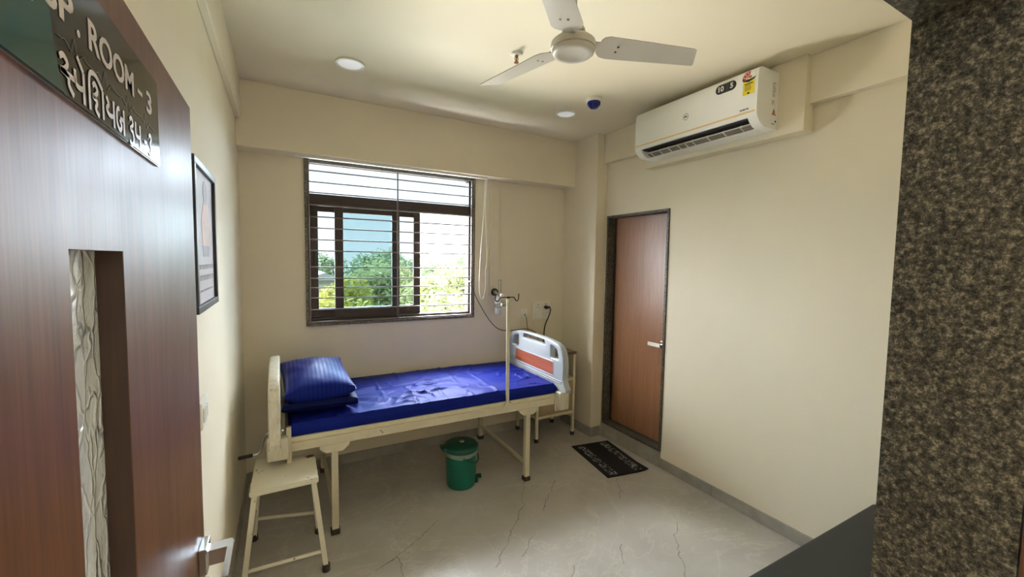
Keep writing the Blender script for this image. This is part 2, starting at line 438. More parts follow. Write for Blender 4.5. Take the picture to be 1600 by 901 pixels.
def text_bm(s, size, depth, Mx, bold=0.0, align='CENTER'):
    c = bpy.data.curves.new('lettering', 'FONT'); c.body = s; c.size = size; c.extrude = depth * .4; c.offset = bold
    c.align_x = align; c.align_y = 'CENTER'; c.resolution_u = 3
    o = bpy.data.objects.new('lettering', c); COL.objects.link(o)
    dg = bpy.context.evaluated_depsgraph_get(); me = bpy.data.meshes.new_from_object(o.evaluated_get(dg))
    bm = NB(); bm.from_mesh(me); bmesh.ops.transform(bm, matrix=Mx, verts=bm.verts)
    bpy.data.objects.remove(o); bpy.data.curves.remove(c); bpy.data.meshes.remove(me); return bm
def basis(o, ex, ey):
    ex, ey = Vector(ex).normalized(), Vector(ey).normalized(); ez = ex.cross(ey); o = Vector(o)
    return Matrix(((ex.x, ey.x, ez.x, o.x), (ex.y, ey.y, ez.y, o.y), (ex.z, ey.z, ez.z, o.z), (0, 0, 0, 1)))
def ribbon(bm, pts, w, depth, Mx):
    """flat stroke along 2D pts, used for hand-drawn letters"""
    pts = smoothpath([(p[0], p[1], 0) for p in pts], 5) if len(pts) > 2 else [Vector((p[0], p[1], 0)) for p in pts]
    L, Rr = [], []
    for i, p in enumerate(pts):
        t = (pts[min(i + 1, len(pts) - 1)] - pts[max(i - 1, 0)]).normalized(); nn = Vector((-t.y, t.x, 0)) * w / 2
        L.append(p + nn); Rr.append(p - nn)
    vl = [(bm.verts.new(Mx @ (a + Vector((0, 0, depth)))), bm.verts.new(Mx @ (b + Vector((0, 0, depth))))) for a, b in zip(L, Rr)]
    for (a, b), (c, d2) in zip(vl, vl[1:]): bm.faces.new((a, b, d2, c))

# ------------------------------------------------------------------ room shell
XL, XR, D, ZC = -0.254, 2.662, 3.513, 2.822
YB, ZBB, XC, YC = 3.345, 2.389, 2.539, 3.017
WX0, WX1, WZ0, WZ1 = 0.155, 1.539, 1.133, 2.396
BY0, BY1, BZ0, BZ1 = 2.284, 2.9955, 0.128, 2.0825      # bathroom door opening
FY0, FY1, OX0, OX1, OZ = 0.145, 0.302, -0.245, 0.90, 2.045   # front wall and entrance opening

b = NB(); box(b, XL - 0.2, 4.2, -2.2, D + 0.2, -0.15, 0); struct(obj('floor', b, 'floor'))
b = NB(); box(b, XL - 0.2, 4.2, -2.2, D + 0.2, ZC, ZC + 0.15); struct(obj('ceiling', b, 'ceil'))
b = NB()
box(b, XL - 0.2, WX0, D, D + 0.14, 0, ZC); box(b, WX1, XR + 0.3, D, D + 0.14, 0, ZC)
box(b, WX0, WX1, D, D + 0.14, 0, WZ0); box(b, WX0, WX1, D, D + 0.14, WZ1, ZC)
struct(obj('wall_back', b, 'wall'))
b = NB(); box(b, XL - 0.2, XL, -2.2, D, 0, ZC); struct(obj('wall_left', b, 'wall'))
b = NB()
box(b, XR, XR + 0.2, FY0, BY0, 0, ZC); box(b, XR, XR + 0.2, BY1, D, 0, ZC)
box(b, XR, XR + 0.2, BY0, BY1, 0, BZ0); box(b, XR, XR + 0.2, BY0, BY1, BZ1, ZC)
box(b, XR + 0.16, XR + 0.2, BY0, BY1, BZ0, BZ1)
struct(obj('wall_right', b, 'wall'))
b = NB()
box(b, OX1 + 0.02, XR, FY0, FY1 - 0.004, 0, ZC); box(b, XL, OX1 + 0.02, FY0, FY1 - 0.004, OZ + 0.02, ZC)
struct(obj('wall_front', b, 'wall'))
b = NB(); box(b, XL, 4.2, -2.2, -2.05, 0, ZC); box(b, 4.0, 4.2, -2.05, FY0, 0, ZC); struct(obj('wall_corridor', b, 'wall'))
# granite lining of the entrance (jamb, lintel) and the timber outer frame
b = NB(); box(b, OX1, OX1 + 0.02, FY0, FY1, 0, OZ); box(b, XL, OX1 + 0.02, FY0, FY1, OZ, OZ + 0.02)
box(b, OX1 + 0.0005, OX1 + 0.09, FY1 - 0.004, FY1 + 0.003, 0, OZ + 0.02)
struct(obj('trim_1', b, 'granite'))
b = NB(); box(b, OX1 - 0.003, OX1 + 0.08, FY0 - 0.05, FY0 - 0.002, 0, OZ, 0.003); struct(obj('trim_2', b, 'trim_wood'))
# beams and column
b = NB(); box(b, XL, XC, YB, D, ZBB, ZC, 0.004); struct(obj('trim_3', b, 'wall'))
b = NB(); box(b, XL, -0.223, FY1, YB, 2.569, ZC, 0.004); struct(obj('trim_4', b, 'wall'))
b = NB(); box(b, 2.611, XR, FY1, YC, 2.56, ZC, 0.004); struct(obj('trim_5', b, 'wall'))
b = NB(); box(b, 2.5645, XR, 1.305, 2.47, 2.407, ZC, 0.004); struct(obj('trim_6', b, 'wall'))
b = NB(); box(b, XC, XR, YC, D, 0, ZC, 0.004); struct(obj('trim_7', b, 'wall'))

# skirting made of separate stone tiles
HB = 0.08
def skirt(name, pieces):
    root = sempty(name)
    for x0, x1, y0, y1, z1 in pieces:
        q = NB(); box(q, x0, x1, y0, y1, 0, z1, 0.0015, 1); obj('tile', q, 'skirt', root)
    return root
g = 0.0015
skirt('baseboard_right', [(XR - 0.010, XR, a + g, c - g, HB) for a, c in ((FY1 + 0.004, 0.62), (0.62, 1.82), (1.82, BY0))])
skirt('baseboard_back', [(a + g, c - g, D - 0.010, D, HB) for a, c in ((XL + .01, 0.35), (0.35, 1.55), (1.55, XC - 0.01))])
skirt('baseboard_left', [(XL, XL + 0.010, a + g, c - g, HB) for a, c in ((0.31, 1.1), (1.1, 2.3), (2.3, D - 0.01))])
skirt('baseboard_column', [(XC - 0.010, XC, YC - 0.01, D - 0.01, HB + .01), (XC, XR - 0.012, YC - 0.010, YC, HB + .01)])
skirt('baseboard_step', [(XR - 0.012, XR, BY0 + g, BY1 + 0.01, BZ0)])

# ------------------------------------------------------------------ window
wroot = sempty('window_1', ((WX0 + WX1) / 2, D, WZ0))
b = NB(); frame_xz(b, WX0, WX1, WZ0, WZ1, D - 0.018, D + 0.135, 0.020, bev=0.002); obj('granite_surround', b, 'granite_edge', wroot)
fx0, fx1, fz0, fz1 = WX0 + 0.02, WX1 - 0.02, WZ0 + 0.02, WZ1 - 0.02
ZT0, ZT1 = 2.060, 2.145      # transom
b = NB(); frame_xz(b, fx0, fx1, fz0, fz1, D + 0.045, D + 0.125, 0.018, 0.03, 0.012, 0.002)
box(b, fx0 + 0.018, fx1 - 0.018, D + 0.045, D + 0.125, ZT0, ZT1, 0.002)
box(b, fx0 + 0.018, fx1 - 0.018, D + 0.042, D + 0.05, ZT0 + 0.03, ZT0 + 0.036)
obj('outer_frame', b, 'bronze_alu', wroot)
b = NB(); box(b, fx0 + 0.018, fx1 - 0.018, D + 0.082, D + 0.087, ZT1, fz1 - 0.012)
obj('top_pane', b, 'pane_top', wroot)['label'] = 'fixed clear upper pane'
def sash(x0, x1, y0, y1, sw, pane, label, z0=WZ0 + 0.05):
    q = NB(); frame_xz(q, x0, x1, z0, ZT0, y0, y1, sw, 0.075, 0.045, 0.002)
    s = obj('sash', q, 'bronze_alu', wroot); s['label'] = label
    q = NB(); box(q, x0 + sw, x1 - sw, (y0 + y1) / 2 - 0.002, (y0 + y1) / 2 + 0.002, z0 + 0.075, ZT0 - 0.045)
    obj('glass_pane', q, pane, s)
    q = NB(); box(q, x0 + sw * 0.35, x0 + sw * 0.65, y0 - 0.004, y0, 1.60, 1.72, 0.002); obj('finger_pull', q, 'black', s)
    return s
sash(0.193, 1.063, D + 0.088, D + 0.112, 0.058, 'pane_light', 'wide sliding sash slid to the left, outer track')
sash(0.367, 0.877, D + 0.055, D + 0.080, 0.064, 'pane_dark', 'narrower sliding sash with green glass, inner track')

gr = thing('window_grille', 'steel security grille of horizontal rods in front of the window', 'grille', ((WX0 + WX1) / 2, D, WZ0))
b = NB(); frame_xz(b, fx0 + 0.002, fx1 - 0.002, fz0 + 0.002, fz1 - 0.002, D - 0.012, D + 0.004, 0.012, bev=0.002); obj('grille_frame', b, 'grille', gr)
for z in (2.306, 2.225, 2.147, 2.052, 1.965, 1.881, 1.793, 1.709, 1.583, 1.498, 1.425, 1.347, 1.256):
    b = NB(); tube(b, [(fx0 + 0.012, D - 0.006, z), (fx1 - 0.012, D - 0.006, z)], 0.0052, 8); obj('rod', b, 'grille', gr, True)
b = NB(); box(b, 0.838, 0.850, D - 0.018, D - 0.011, fz0 + 0.012, fz1 - 0.012, 0.001); obj('upright_bar', b, 'grille', gr)

# blind track with its cord loop
bt = thing('blind_track', 'slim white blind track under the beam with hanging cord loop', 'blind', (0.85, 3.39, 2.389))
b = NB(); box(b, 0.09, 1.60, 3.375, 3.405, 2.370, 2.389, 0.002); obj('track', b, 'white_plastic', bt)
b = NB(); tube(b, smoothpath([(1.588, 3.39, 2.37), (1.585, 3.41, 2.1), (1.570, 3.44, 1.7), (1.565, 3.45, 1.4), (1.60, 3.455, 1.30), (1.632, 3.455, 1.42), (1.625, 3.45, 1.55), (1.636, 3.44, 1.7), (1.605, 3.42, 2.1), (1.602, 3.39, 2.37)], 6), 0.0032, 6)
obj('cord_loop', b, 'white_plastic', bt, True)
# wall trunking for oxygen
b = NB(); box(b, 1.692, 1.785, 3.492, D, 1.325, 2.389, 0.003)
tag(obj('oxygen_trunking', b, 'wall', loc=(1.74, D, 1.325)), 'cream vertical pipe trunking on the wall right of the window', 'trunking')

# ------------------------------------------------------------------ bathroom door
d2 = sempty('door_2', (XR, (BY0 + BY1) / 2, BZ0))
b = NB()
box(b, XR - 0.012, XR + 0.16, BY0, BY0 + 0.020, BZ0, BZ1, 0.002); box(b, XR - 0.012, XR + 0.16, BY1 - 0.020, BY1, BZ0, BZ1, 0.002)
box(b, XR - 0.012, XR + 0.16, BY0 + 0.02, BY1 - 0.02, BZ1 - 0.020, BZ1, 0.002); box(b, XR - 0.012, XR + 0.16, BY0 + 0.02, BY1 - 0.02, BZ0, BZ0 + 0.022, 0.002)
obj('granite_frame', b, 'granite', d2)
b = NB(); box(b, XR + 0.075, XR + 0.11, BY0 + 0.022, BY1 - 0.040, BZ0 + 0.028, BZ1 - 0.022, 0.002); leaf = obj('leaf', b, 'bath_wood', d2)
b = NB(); box(b, XR + 0.070, XR + 0.115, BY1 - 0.040, BY1 - 0.020, BZ0 + 0.022, BZ1 - 0.02, 0.002); obj('timber_stop', b, 'dark_wood', d2)
hy, hz = 2.355, 0.985
b = NB(); box(b, XR + 0.060, XR + 0.075, hy - 0.03, hy + 0.03, hz - 0.03, hz + 0.03, 0.003)
box(b, XR + 0.010, XR + 0.062, hy - 0.010, hy + 0.012, hz - 0.008, hz + 0.008, 0.003)
hd = obj('handle', b, 'chrome', d2); hd['label'] = 'short chrome lever'
b = NB(); box(b, XR + 0.002, XR + 0.014, hy - 0.012, hy + 0.115, hz - 0.016, hz + 0.016, 0.004); obj('lever', b, 'white_plastic', hd)

# ------------------------------------------------------------------ entrance door (open against the left wall)
DX, DT, DY0, DY1, DZ1 = -0.200, 0.036, 0.300, 1.362, 2.030
GY0, GY1, GZ0, GZ1 = 0.622, 0.798, 0.45, 1.656
d1 = sempty('door_1', (DX, DY0, 0))
b = NB()
for (a, c, e, f) in ((DY0, GY0, 0.006, DZ1), (GY1, DY1, 0.006, DZ1), (GY0, GY1, 0.006, GZ0), (GY0, GY1, GZ1, DZ1)):
    box(b, DX - DT, DX, a, c, e, f)
bmesh.ops.remove_doubles(b, verts=b.verts, dist=1e-5)
obj('leaf', b, 'door_wood', d1)
b = NB()
box(b, DX - DT + .004, DX - 0.001, GY1 - 0.0006, GY1 + .001, GZ0, GZ1); obj('recess_lining', b, 'dark_wood', d1)
b = NB(); box(b, DX - DT + 0.001, DX - DT + 0.006, GY0, GY1, GZ0, GZ1); obj('glass_panel', b, 'hammered', d1)['label'] = 'white textured glass strip'
hy, hz = 1.300, 0.868
b = NB(); box(b, DX, DX + 0.018, hy - 0.033, hy + 0.033, hz - 0.034, hz + 0.034, 0.002)
h1 = obj('handle', b, 'chrome', d1); h1['label'] = 'square chrome lever handle'
b = NB(); prism(b, [(DX + 0.018, hy - 0.018), (DX + 0.060, hy - 0.018), (DX + 0.060, hy - 0.14), (DX + 0.074, hy - 0.14), (DX + 0.074, hy + 0.004), (DX + 0.068, hy + 0.018), (DX + 0.018, hy + 0.018)], 'Z', hz - 0.020, hz + 0.020)
obj('lever', b, 'chrome', h1)
b = NB(); box(b, DX, DX + 0.014, hy - 0.026, hy + 0.026, hz - 0.125, hz - 0.075, 0.002); obj('key_rose', b, 'chrome', h1)

# name plate on the door
PY0, PY1, PZ0, PZ1 = 0.36, 1.000, 1.814, 1.964
pl = thing('name_plate', 'glossy black and teal room name plate on the open entrance door', 'sign', (DX, 0.68, PZ0))
b = NB(); box(b, DX, DX + 0.005, PY0, PY1, PZ0, PZ1); obj('backing', b, 'chrome', pl)
b = NB(); box(b, DX + 0.005, DX + 0.0065, PY0 + 0.001, PY1 - 0.001, PZ0 + 0.0015, PZ1 - 0.001); obj('face', b, 'sign_black', pl)
SX = DX + 0.0065
def bez(p, q, r_, n=8): return [tuple((1 - t) ** 2 * a + 2 * t * (1 - t) * c + t * t * e for a, c, e in zip(p, q, r_)) for t in [i / n for i in range(n + 1)]]
pts = [(PY0 + 0.002, PZ1 - 0.002), (PY0 + 0.002, PZ0 + 0.002)] + [(0.612, PZ0 + 0.002)] + bez((0.612, PZ0 + 0.002), (0.585, 1.845), (0.577, PZ1 - 0.002))
b = NB(); prism(b, [p for i, p in enumerate(pts) if i == 0 or p != pts[i - 1]], 'X', SX, SX + 0.0006); obj('teal_panel', b, 'sign_teal', pl)
B = basis((SX, 0, 0), (0, 1, 0), (0, 0, 1))
def sign_text(s, y, z, size): return text_bm(s, size, 0.0006, basis((SX + 0.0007, y, z), (0, 1, 0), (0, 0, 1)), 0.0010, 'LEFT')
def fit(bm, y0, y1, z0, z1):
    ys = [v.co.y for v in bm.verts]; zs_ = [v.co.z for v in bm.verts]
    for v in bm.verts:
        v.co.y = y0 + (v.co.y - min(ys)) / (max(ys) - min(ys)) * (y1 - y0); v.co.z = z0 + (v.co.z - min(zs_)) / (max(zs_) - min(zs_)) * (z1 - z0)
    return bm
for w_, a_, c_ in (('SP', .572, .642), ('.', .649, .657), ('ROOM', .682, .852), ('-', .872, .896), ('3', .920, .951)):
    zz = (1.890, 1.926) if w_ not in '.-' else ((1.890, 1.898) if w_ == '.' else (1.905, 1.911))
    obj('lettering', fit(sign_text(w_, 0, 0, 0.05), a_, c_, *zz), 'sign_text', pl)
gu = [[(0, .85), (.15, .97), (.3, .82), (.18, .6), (.02, .52)], [(.02, .52), (.3, .45), (.34, .2), (.52, .02)], [(.1, .52), (.62, .52)],
      [(.6, .86), (.62, .5), (.76, .4), (.97, .46)], [(.98, .97), (.98, 0)], [(.72, 1.32), (.86, 1.12), (.98, .97)],
      [(1.25, 0), (1.25, .9), (1.34, 1.22), (1.62, 1.26), (1.95, .97)], [(1.42, .85), (1.53, .97), (1.66, .8), (1.54, .6), (1.42, .52), (1.62, .42), (1.54, .16), (1.72, 0)], [(1.95, .97), (1.95, 0)],
      [(2.16, .92), (2.28, .7), (2.16, .5), (2.32, .34), (2.58, .4)], [(2.6, .97), (2.6, 0)],
      [(2.98, .9), (2.82, .78), (2.80, .3), (2.98, .1), (3.10, .3), (2.98, .5)], [(3.02, .56), (3.26, .56)], [(3.28, .97), (3.28, 0)],
      [(3.72, .85), (3.86, .97), (3.98, .8), (3.86, .6), (3.76, .52), (3.96, .4), (4.02, .1), (3.86, -.1), (3.70, .0)],
      [(4.2, .97), (4.2, .5), (4.34, .4), (4.56, .44)], [(4.58, .97), (4.58, 0)], [(4.95, .45), (5.2, .45)],
      [(5.42, .85), (5.55, .97), (5.66, .8), (5.52, .55), (5.66, .35), (5.55, .05), (5.40, .12)]]
b = NB()
for s in gu: ribbon(b, [(0.602 + p[0] * 0.0597, 1.8195 + p[1] * 0.036) for p in s], 0.0062, 0.0009, B)
obj('script_lettering', b, 'sign_text', pl)
b = NB()
for s in ([(0.47, 1.945), (0.47, 1.885), (0.552, 1.878), (0.556, 1.93), (0.538, 1.948)], [(0.486, 1.945), (0.52, 1.898)]): 
    for p, q in zip(s, s[1:]): ribbon(b, [p, q], 0.0028, 0.0013, B)
obj('icon', b, 'sign_text', pl)
b = NB()
pp = []
for k in range(46):
    y = 0.60 + k * 0.0082; ph = k % 11
    pp.append((y, 1.870 + (0, 0, .003, 0, -.004, .013, -.008, 0, .004, 0, 0)[ph]))
for p, q in zip(pp, pp[1:]): ribbon(b, [p, q], 0.0008, 0.0009, B)
obj('pulse_line', b, 'sign_line', pl)

# ------------------------------------------------------------------ framed poster and switch on the left wall
FYa, FYb, FZa, FZb = 1.66, 2.135, 1.462, 1.975
po = thing('framed_poster', 'black framed poster with a faded figure hung on the left wall', 'poster', (XL, (FYa + FYb) / 2, FZa))
b = NB()
for (a, c, e, f) in ((FYa, FYb, FZa, FZa + .024), (FYa, FYb, FZb - .024, FZb), (FYa, FYa + .024, FZa + .024, FZb - .024), (FYb - .024, FYb, FZa + .024, FZb - .024)):
    box(b, XL, XL + 0.018, a, c, e, f, 0.002)
obj('frame', b, 'frame_black', po)
b = NB(); box(b, XL, XL + 0.006, FYa + .02, FYb - .02, FZa + .02, FZb - .02); obj('print', b, 'poster', po)
yc = 1.955
b = NB(); prism(b, [(yc - .10, 1.69), (yc + .06, 1.69), (yc + .075, 1.74), (yc + .05, 1.83), (yc + .02, 1.85), (yc - .06, 1.85), (yc - .12, 1.78)], 'X', XL + .006, XL + .007)
obj('figure', b, 'poster_fig', po)
b = NB(); prism(b, [(yc - .02 + .045 * math.cos(t * PI / 8), 1.885 + .045 * math.sin(t * PI / 8)) for t in range(16)], 'X', XL + .006, XL + .0072)
prism(b, [(yc - .09, 1.65), (yc + .05, 1.65), (yc + .06, 1.69), (yc - .10, 1.69)], 'X', XL + .006, XL + .007)
obj('figure_shade', b, 'poster_dark', po)
b = NB(); random.seed(3)
for z, h in ((1.605, .016), (1.565, .018), (1.525, .007)):
    y = 1.74
    while y < 2.09:
        w = random.uniform(.008, .02); box(b, XL + .006, XL + .0068, y, y + w * .25, z, z + h); box(b, XL + .006, XL + .0068, y, y + w, z + h * .75, z + h); y += w + .006
obj('caption', b, 'poster_dark', po)
b = NB(); box(b, XL + .010, XL + .012, FYa + .02, FYb - .02, FZa + .02, FZb - .02); obj('glass_cover', b, 'glass_poster', po)

sw = thing('switch_plate', 'white switch plate on the left wall just beyond the open door', 'switch', (XL, 1.75, 1.07))
b = NB(); box(b, XL, XL + .012, 1.69, 1.815, 1.068, 1.160, .003); obj('plate', b, 'white_plastic', sw)
for y in (1.705, 1.74, 1.775):
    b = NB(); box(b, XL + .012, XL + .016, y, y + .026, 1.09, 1.138, .002); obj('rocker', b, 'white_plastic', sw)

# ------------------------------------------------------------------ ceiling: fan, lights, sprinkler, detector
FC = Vector((1.000, 1.352, 0))
fan = thing('ceiling_fan', 'pale grey three-bladed ceiling fan hanging near the middle', 'fan', (FC.x, FC.y, 2.45))
b = NB(); lathe(b, [(0.050, 2.4535), (0.056, 2.4495), (0.074, 2.4505), (0.080, 2.455), (0.083, 2.4655)], (FC.x, FC.y, 0), 40); obj('bottom_cover', b, 'fan', fan, True)
b = NB(); lathe(b, [(0.0795, 2.4665), (0.086, 2.469), (0.087, 2.482), (0.085, 2.494), (0.075, 2.503), (0.035, 2.512)], (FC.x, FC.y, 0), 40); obj('motor_housing', b, 'fan', fan, True)
b = NB(); lathe(b, [(0.012, 2.50), (0.012, 2.82)], (FC.x, FC.y, 0), 16); obj('down_rod', b, 'fan', fan, True)
b = NB(); lathe(b, [(0.014, 2.522), (0.045, 2.532), (0.045, 2.542), (0.030, 2.565), (0.014, 2.59)], (FC.x, FC.y, 0), 28); obj('lower_canopy', b, 'fan', fan, True)
b = NB(); lathe(b, [(0.014, 2.745), (0.05, 2.775), (0.062, 2.822)], (FC.x, FC.y, 0), 28); obj('ceiling_canopy', b, 'fan', fan, True)
for ang in (103, 223, 341):
    T = Matrix.Translation((FC.x, FC.y, 2.490)) @ Matrix.Rotation(math.radians(ang), 4, 'Z') @ Matrix.Rotation(math.radians(-11), 4, 'X')
    out = [(0.102, -0.036), (0.110, -0.052), (0.130, -0.060), (0.485, -0.046), (0.498, -0.040), (0.535, 0.044), (0.528, 0.050), (0.150, 0.062), (0.122, 0.055), (0.100, 0.030)]
    b = NB(); vs = prism(b, out, 'Z', -0.0015, 0.0015); bmesh.ops.transform(b, matrix=T, verts=b.verts)
    bl = obj('blade', b, 'fan', fan)
    b = NB(); prism(b, [(0.07, -0.022), (0.135, -0.022), (0.185, -0.035), (0.185, 0.035), (0.135, 0.022), (0.07, 0.022)], 'Z', 0.0016, 0.005); bmesh.ops.transform(b, matrix=T, verts=b.verts)
    obj('blade_bracket', b, 'fan', bl)
    for py in (-0.014, 0.014):
        b = NB(); lathe(b, [(0.0045, -0.0045), (0.0045, -0.001)], (0.178, py, 0), 10); bmesh.ops.transform(b, matrix=T, verts=b.verts)
        obj('screw', b, 'chrome', bl)

def down_light(x, y, r, label):
    t = thing('recessed_light', label, 'light', (x, y, ZC), 'round recessed ceiling lights')
    b = NB(); lathe(b, [(r * 0.80, -0.004), (r * 0.83, -0.012), (r * 0.97, -0.010), (r, -0.003), (r, 0.0)], (x, y, ZC), 40); obj('trim_ring', b, 'white_plastic', t, True)
    b = NB(); lathe(b, [(r * 0.82, -0.006), (r * 0.82, -0.002)], (x, y, ZC), 40); obj('diffuser', b, 'lamp_diffuser', t)
down_light(0.38, 2.744, 0.084, 'round white recessed ceiling light nearest the left wall')
down_light(1.983, 2.756, 0.082, 'round white recessed ceiling light beside the blue detector')
spr = thing('sprinkler', 'small brass pendent sprinkler with white rosette on the ceiling', 'sprinkler', (1.183, 2.132, ZC))
b = NB(); lathe(b, [(0.016, -0.012), (0.030, -0.010), (0.036, 0.0)], (1.183, 2.132, ZC), 24); obj('rosette', b, 'white_plastic', spr, True)
b = NB(); lathe(b, [(0.010, -0.010), (0.009, -0.022), (0.005, -0.024), (0.004, -0.046)], (1.183, 2.132, ZC), 14)
for s in (-1, 1): tube(b, [(1.183 + s * .009, 2.132, ZC - .018), (1.183 + s * .011, 2.132, ZC - .032), (1.183, 2.132, ZC - .047)], .0022, 6)
obj('body', b, 'brass', spr, True)
b = NB(); lathe(b, [(0.014, -0.050), (0.014, -0.047)], (1.183, 2.132, ZC), 16); obj('deflector', b, 'brass', spr)
det = thing('smoke_detector', 'glossy blue dome detector on a white base on the ceiling', 'detector', (1.985, 2.42, ZC))
b = NB(); lathe(b, [(0.048, -0.022), (0.055, -0.018), (0.055, 0.0)], (1.985, 2.42, ZC), 32); obj('base', b, 'white_plastic', det, True)
b = NB(); lathe(b, [(0.0, -0.066), (0.026, -0.064), (0.038, -0.052), (0.048, -0.040), (0.048, -0.022)], (1.985, 2.42, ZC), 12); obj('dome', b, 'blue_gloss', det)

# ------------------------------------------------------------------ air conditioner
AY0, AY1, AXB = 1.452, 2.378, 2.5645
ac = thing('air_conditioner', 'white split air conditioner on the right wall above the bathroom door', 'air conditioner', (AXB, (AY0 + AY1) / 2, 2.46))
prof = [(AXB, 2.442), (AXB, 2.770), (2.395, 2.770), (2.373, 2.763), (2.362, 2.745), (2.359, 2.695), (2.359, 2.522), (2.361, 2.508), (2.366, 2.499),
        (2.382, 2.499), (2.395, 2.530), (2.450, 2.530), (2.456, 2.452), (2.456, 2.442)]
cap = [(AXB, 2.442), (AXB, 2.770), (2.395, 2.770), (2.373, 2.763), (2.362, 2.745), (2.359, 2.695), (2.359, 2.522), (2.361, 2.505), (2.368, 2.491), (2.385, 2.470), (2.41, 2.453), (2.440, 2.444)]
b = NB()
prism(b, prof, 'Y', AY0 + 0.055, AY1 - 0.055); prism(b, cap, 'Y', AY0, AY0 + 0.055); prism(b, cap, 'Y', AY1 - 0.055, AY1)
obj('body', b, 'ac_white', ac, True)
b = NB(); box(b, 2.386, 2.454, AY0 + 0.056, AY1 - 0.056, 2.490, 2.529); obj('air_outlet', b, 'ac_dark', ac)
ym = (AY0 + AY1) / 2 + 0.06
T = basis((2.414, 0, 2.466), (1, 0, -0.42), (0, 1, 0))
for a, c in ((AY0 + 0.066, ym - 0.010), (ym + 0.010, AY1 - 0.075)):
    b = NB(); box(b, -0.003, 0.040, a, c, -0.002, 0.002, mat=T); f1 = obj('louvre', b, 'ac_grey', ac)
    b = NB(); box(b, -0.006, -0.002, a, c, -0.001, 0.004, mat=T); obj('louvre_edge', b, 'ac_white', f1)
    n_ = 4
    for k in range(n_):
        y = a + (c - a) * (k + .5) / n_
        b = NB(); box(b, -0.005, 0.036, y, y + 0.004, -0.006, -0.002, mat=T); box(b, -0.006, 0.004, y, y + 0.004, 0.0, 0.012, mat=T); obj('vane', b, 'ac_white', f1)
b = NB(); box(b, 2.3575, 2.3595, AY0 + 0.012, AY1 - 0.008, 2.521, 2.530); obj('gold_stripe', b, 'gold', ac)
AB_ = lambda y, z: basis((2.3585, y, z), (0, -1, 0), (0, 0, 1))
# pill sticker 10|5
b = NB(); pts = [( .027 * math.cos(PI / 2 + k * PI / 10) - .04, .027 * math.sin(PI / 2 + k * PI / 10)) for k in range(11)] + [(.04 + .027 * math.cos(-PI / 2 + k * PI / 10), .027 * math.sin(-PI / 2 + k * PI / 10)) for k in range(11)]
prism(b, pts, 'Z', 0, .0008); bmesh.ops.transform(b, matrix=AB_(1.648, 2.712), verts=b.verts); stk = obj('warranty_sticker', b, 'print_black', ac)
obj('numeral', text_bm('10', .042, .0005, AB_(1.648, 2.712) @ Matrix.Translation((-.034, 0, .0012)), .0012), 'print_white', stk)
obj('numeral', text_bm('5', .042, .0005, AB_(1.648, 2.712) @ Matrix.Translation((.038, 0, .0012)), .0012), 'print_white', stk)
b = NB(); ribbon(b, [(.004 + .004 * k - .0 + (.006 if False else 0), 0) for k in ()] or [(.003, .024), (.010, .010), (.010, -.010), (.003, -.024)], .0012, .001, AB_(1.648, 2.712)); obj('divider_line', b, 'ac_grey', stk)
# energy label
Tl = AB_(1.505, 2.676) @ Matrix.Scale(1.12, 4)
b = NB(); box(b, -.030, .030, -.045, .030, 0, .0006, mat=Tl); lab = obj('energy_label', b, 'yellow', ac)
b = NB(); prism(b, [(.036 * math.cos(k * PI / 12), .034 + .036 * math.sin(k * PI / 12)) for k in range(13)], 'Z', .0002, .0009); bmesh.ops.transform(b, matrix=Tl, verts=b.verts); obj('dial', b, 'print_white', lab)
def sector(a0, a1, r0_, r1_, mat, nm):
    q = NB(); n_ = 8
    pts = [(r1_ * math.cos(a0 + (a1 - a0) * k / n_), .034 + r1_ * math.sin(a0 + (a1 - a0) * k / n_)) for k in range(n_ + 1)] + [(r0_ * math.cos(a1 + (a0 - a1) * k / n_), .034 + r0_ * math.sin(a1 + (a0 - a1) * k / n_)) for k in range(n_ + 1)]
    prism(q, pts, 'Z', .0009, .0013); bmesh.ops.transform(q, matrix=Tl, verts=q.verts); obj(nm, q, mat, lab)
sector(.42 * PI, 1.0 * PI, .018, .035, 'red', 'red_arc'); sector(.28 * PI, .85 * PI, .004, .016, 'orange', 'orange_arc'); sector(0.05 * PI, .30 * PI, .004, .016, 'green_print', 'green_arc')
b = NB(); prism(b, [(-.036, .036), (-.030, .026), (0, .016), (.030, .026), (.036, .036), (.02, .032), (0, .030), (-.02, .032)], 'Z', .0010, .0014); bmesh.ops.transform(b, matrix=Tl, verts=b.verts); obj('dark_band', b, 'print_black', lab)
b = NB()
for k in range(3):
    a = (.5 + .17 * k + .04) * PI; c = Vector((.027 * math.cos(a), .034 + .027 * math.sin(a)))
    prism(b, [(c.x + (.005 if j % 2 == 0 else .002) * math.cos(j * PI / 5), c.y + (.005 if j % 2 == 0 else .002) * math.sin(j * PI / 5)) for j in range(10)], 'Z', .0013, .0016)
bmesh.ops.transform(b, matrix=Tl, verts=b.verts); obj('star_marks', b, 'print_white', lab)
b = NB(); random.seed(5)
box(b, -.022, .022, .006, .011, .0006, .0010, mat=Tl)
for k in range(5): box(b, -.020, -.020 + random.uniform(.018, .036), .000 - k * .006, .0022 - k * .006, .0006, .0010, mat=Tl)
box(b, -.006, .006, -.042, -.034, .0006, .0010, mat=Tl); obj('small_print', b, 'print_black', lab)
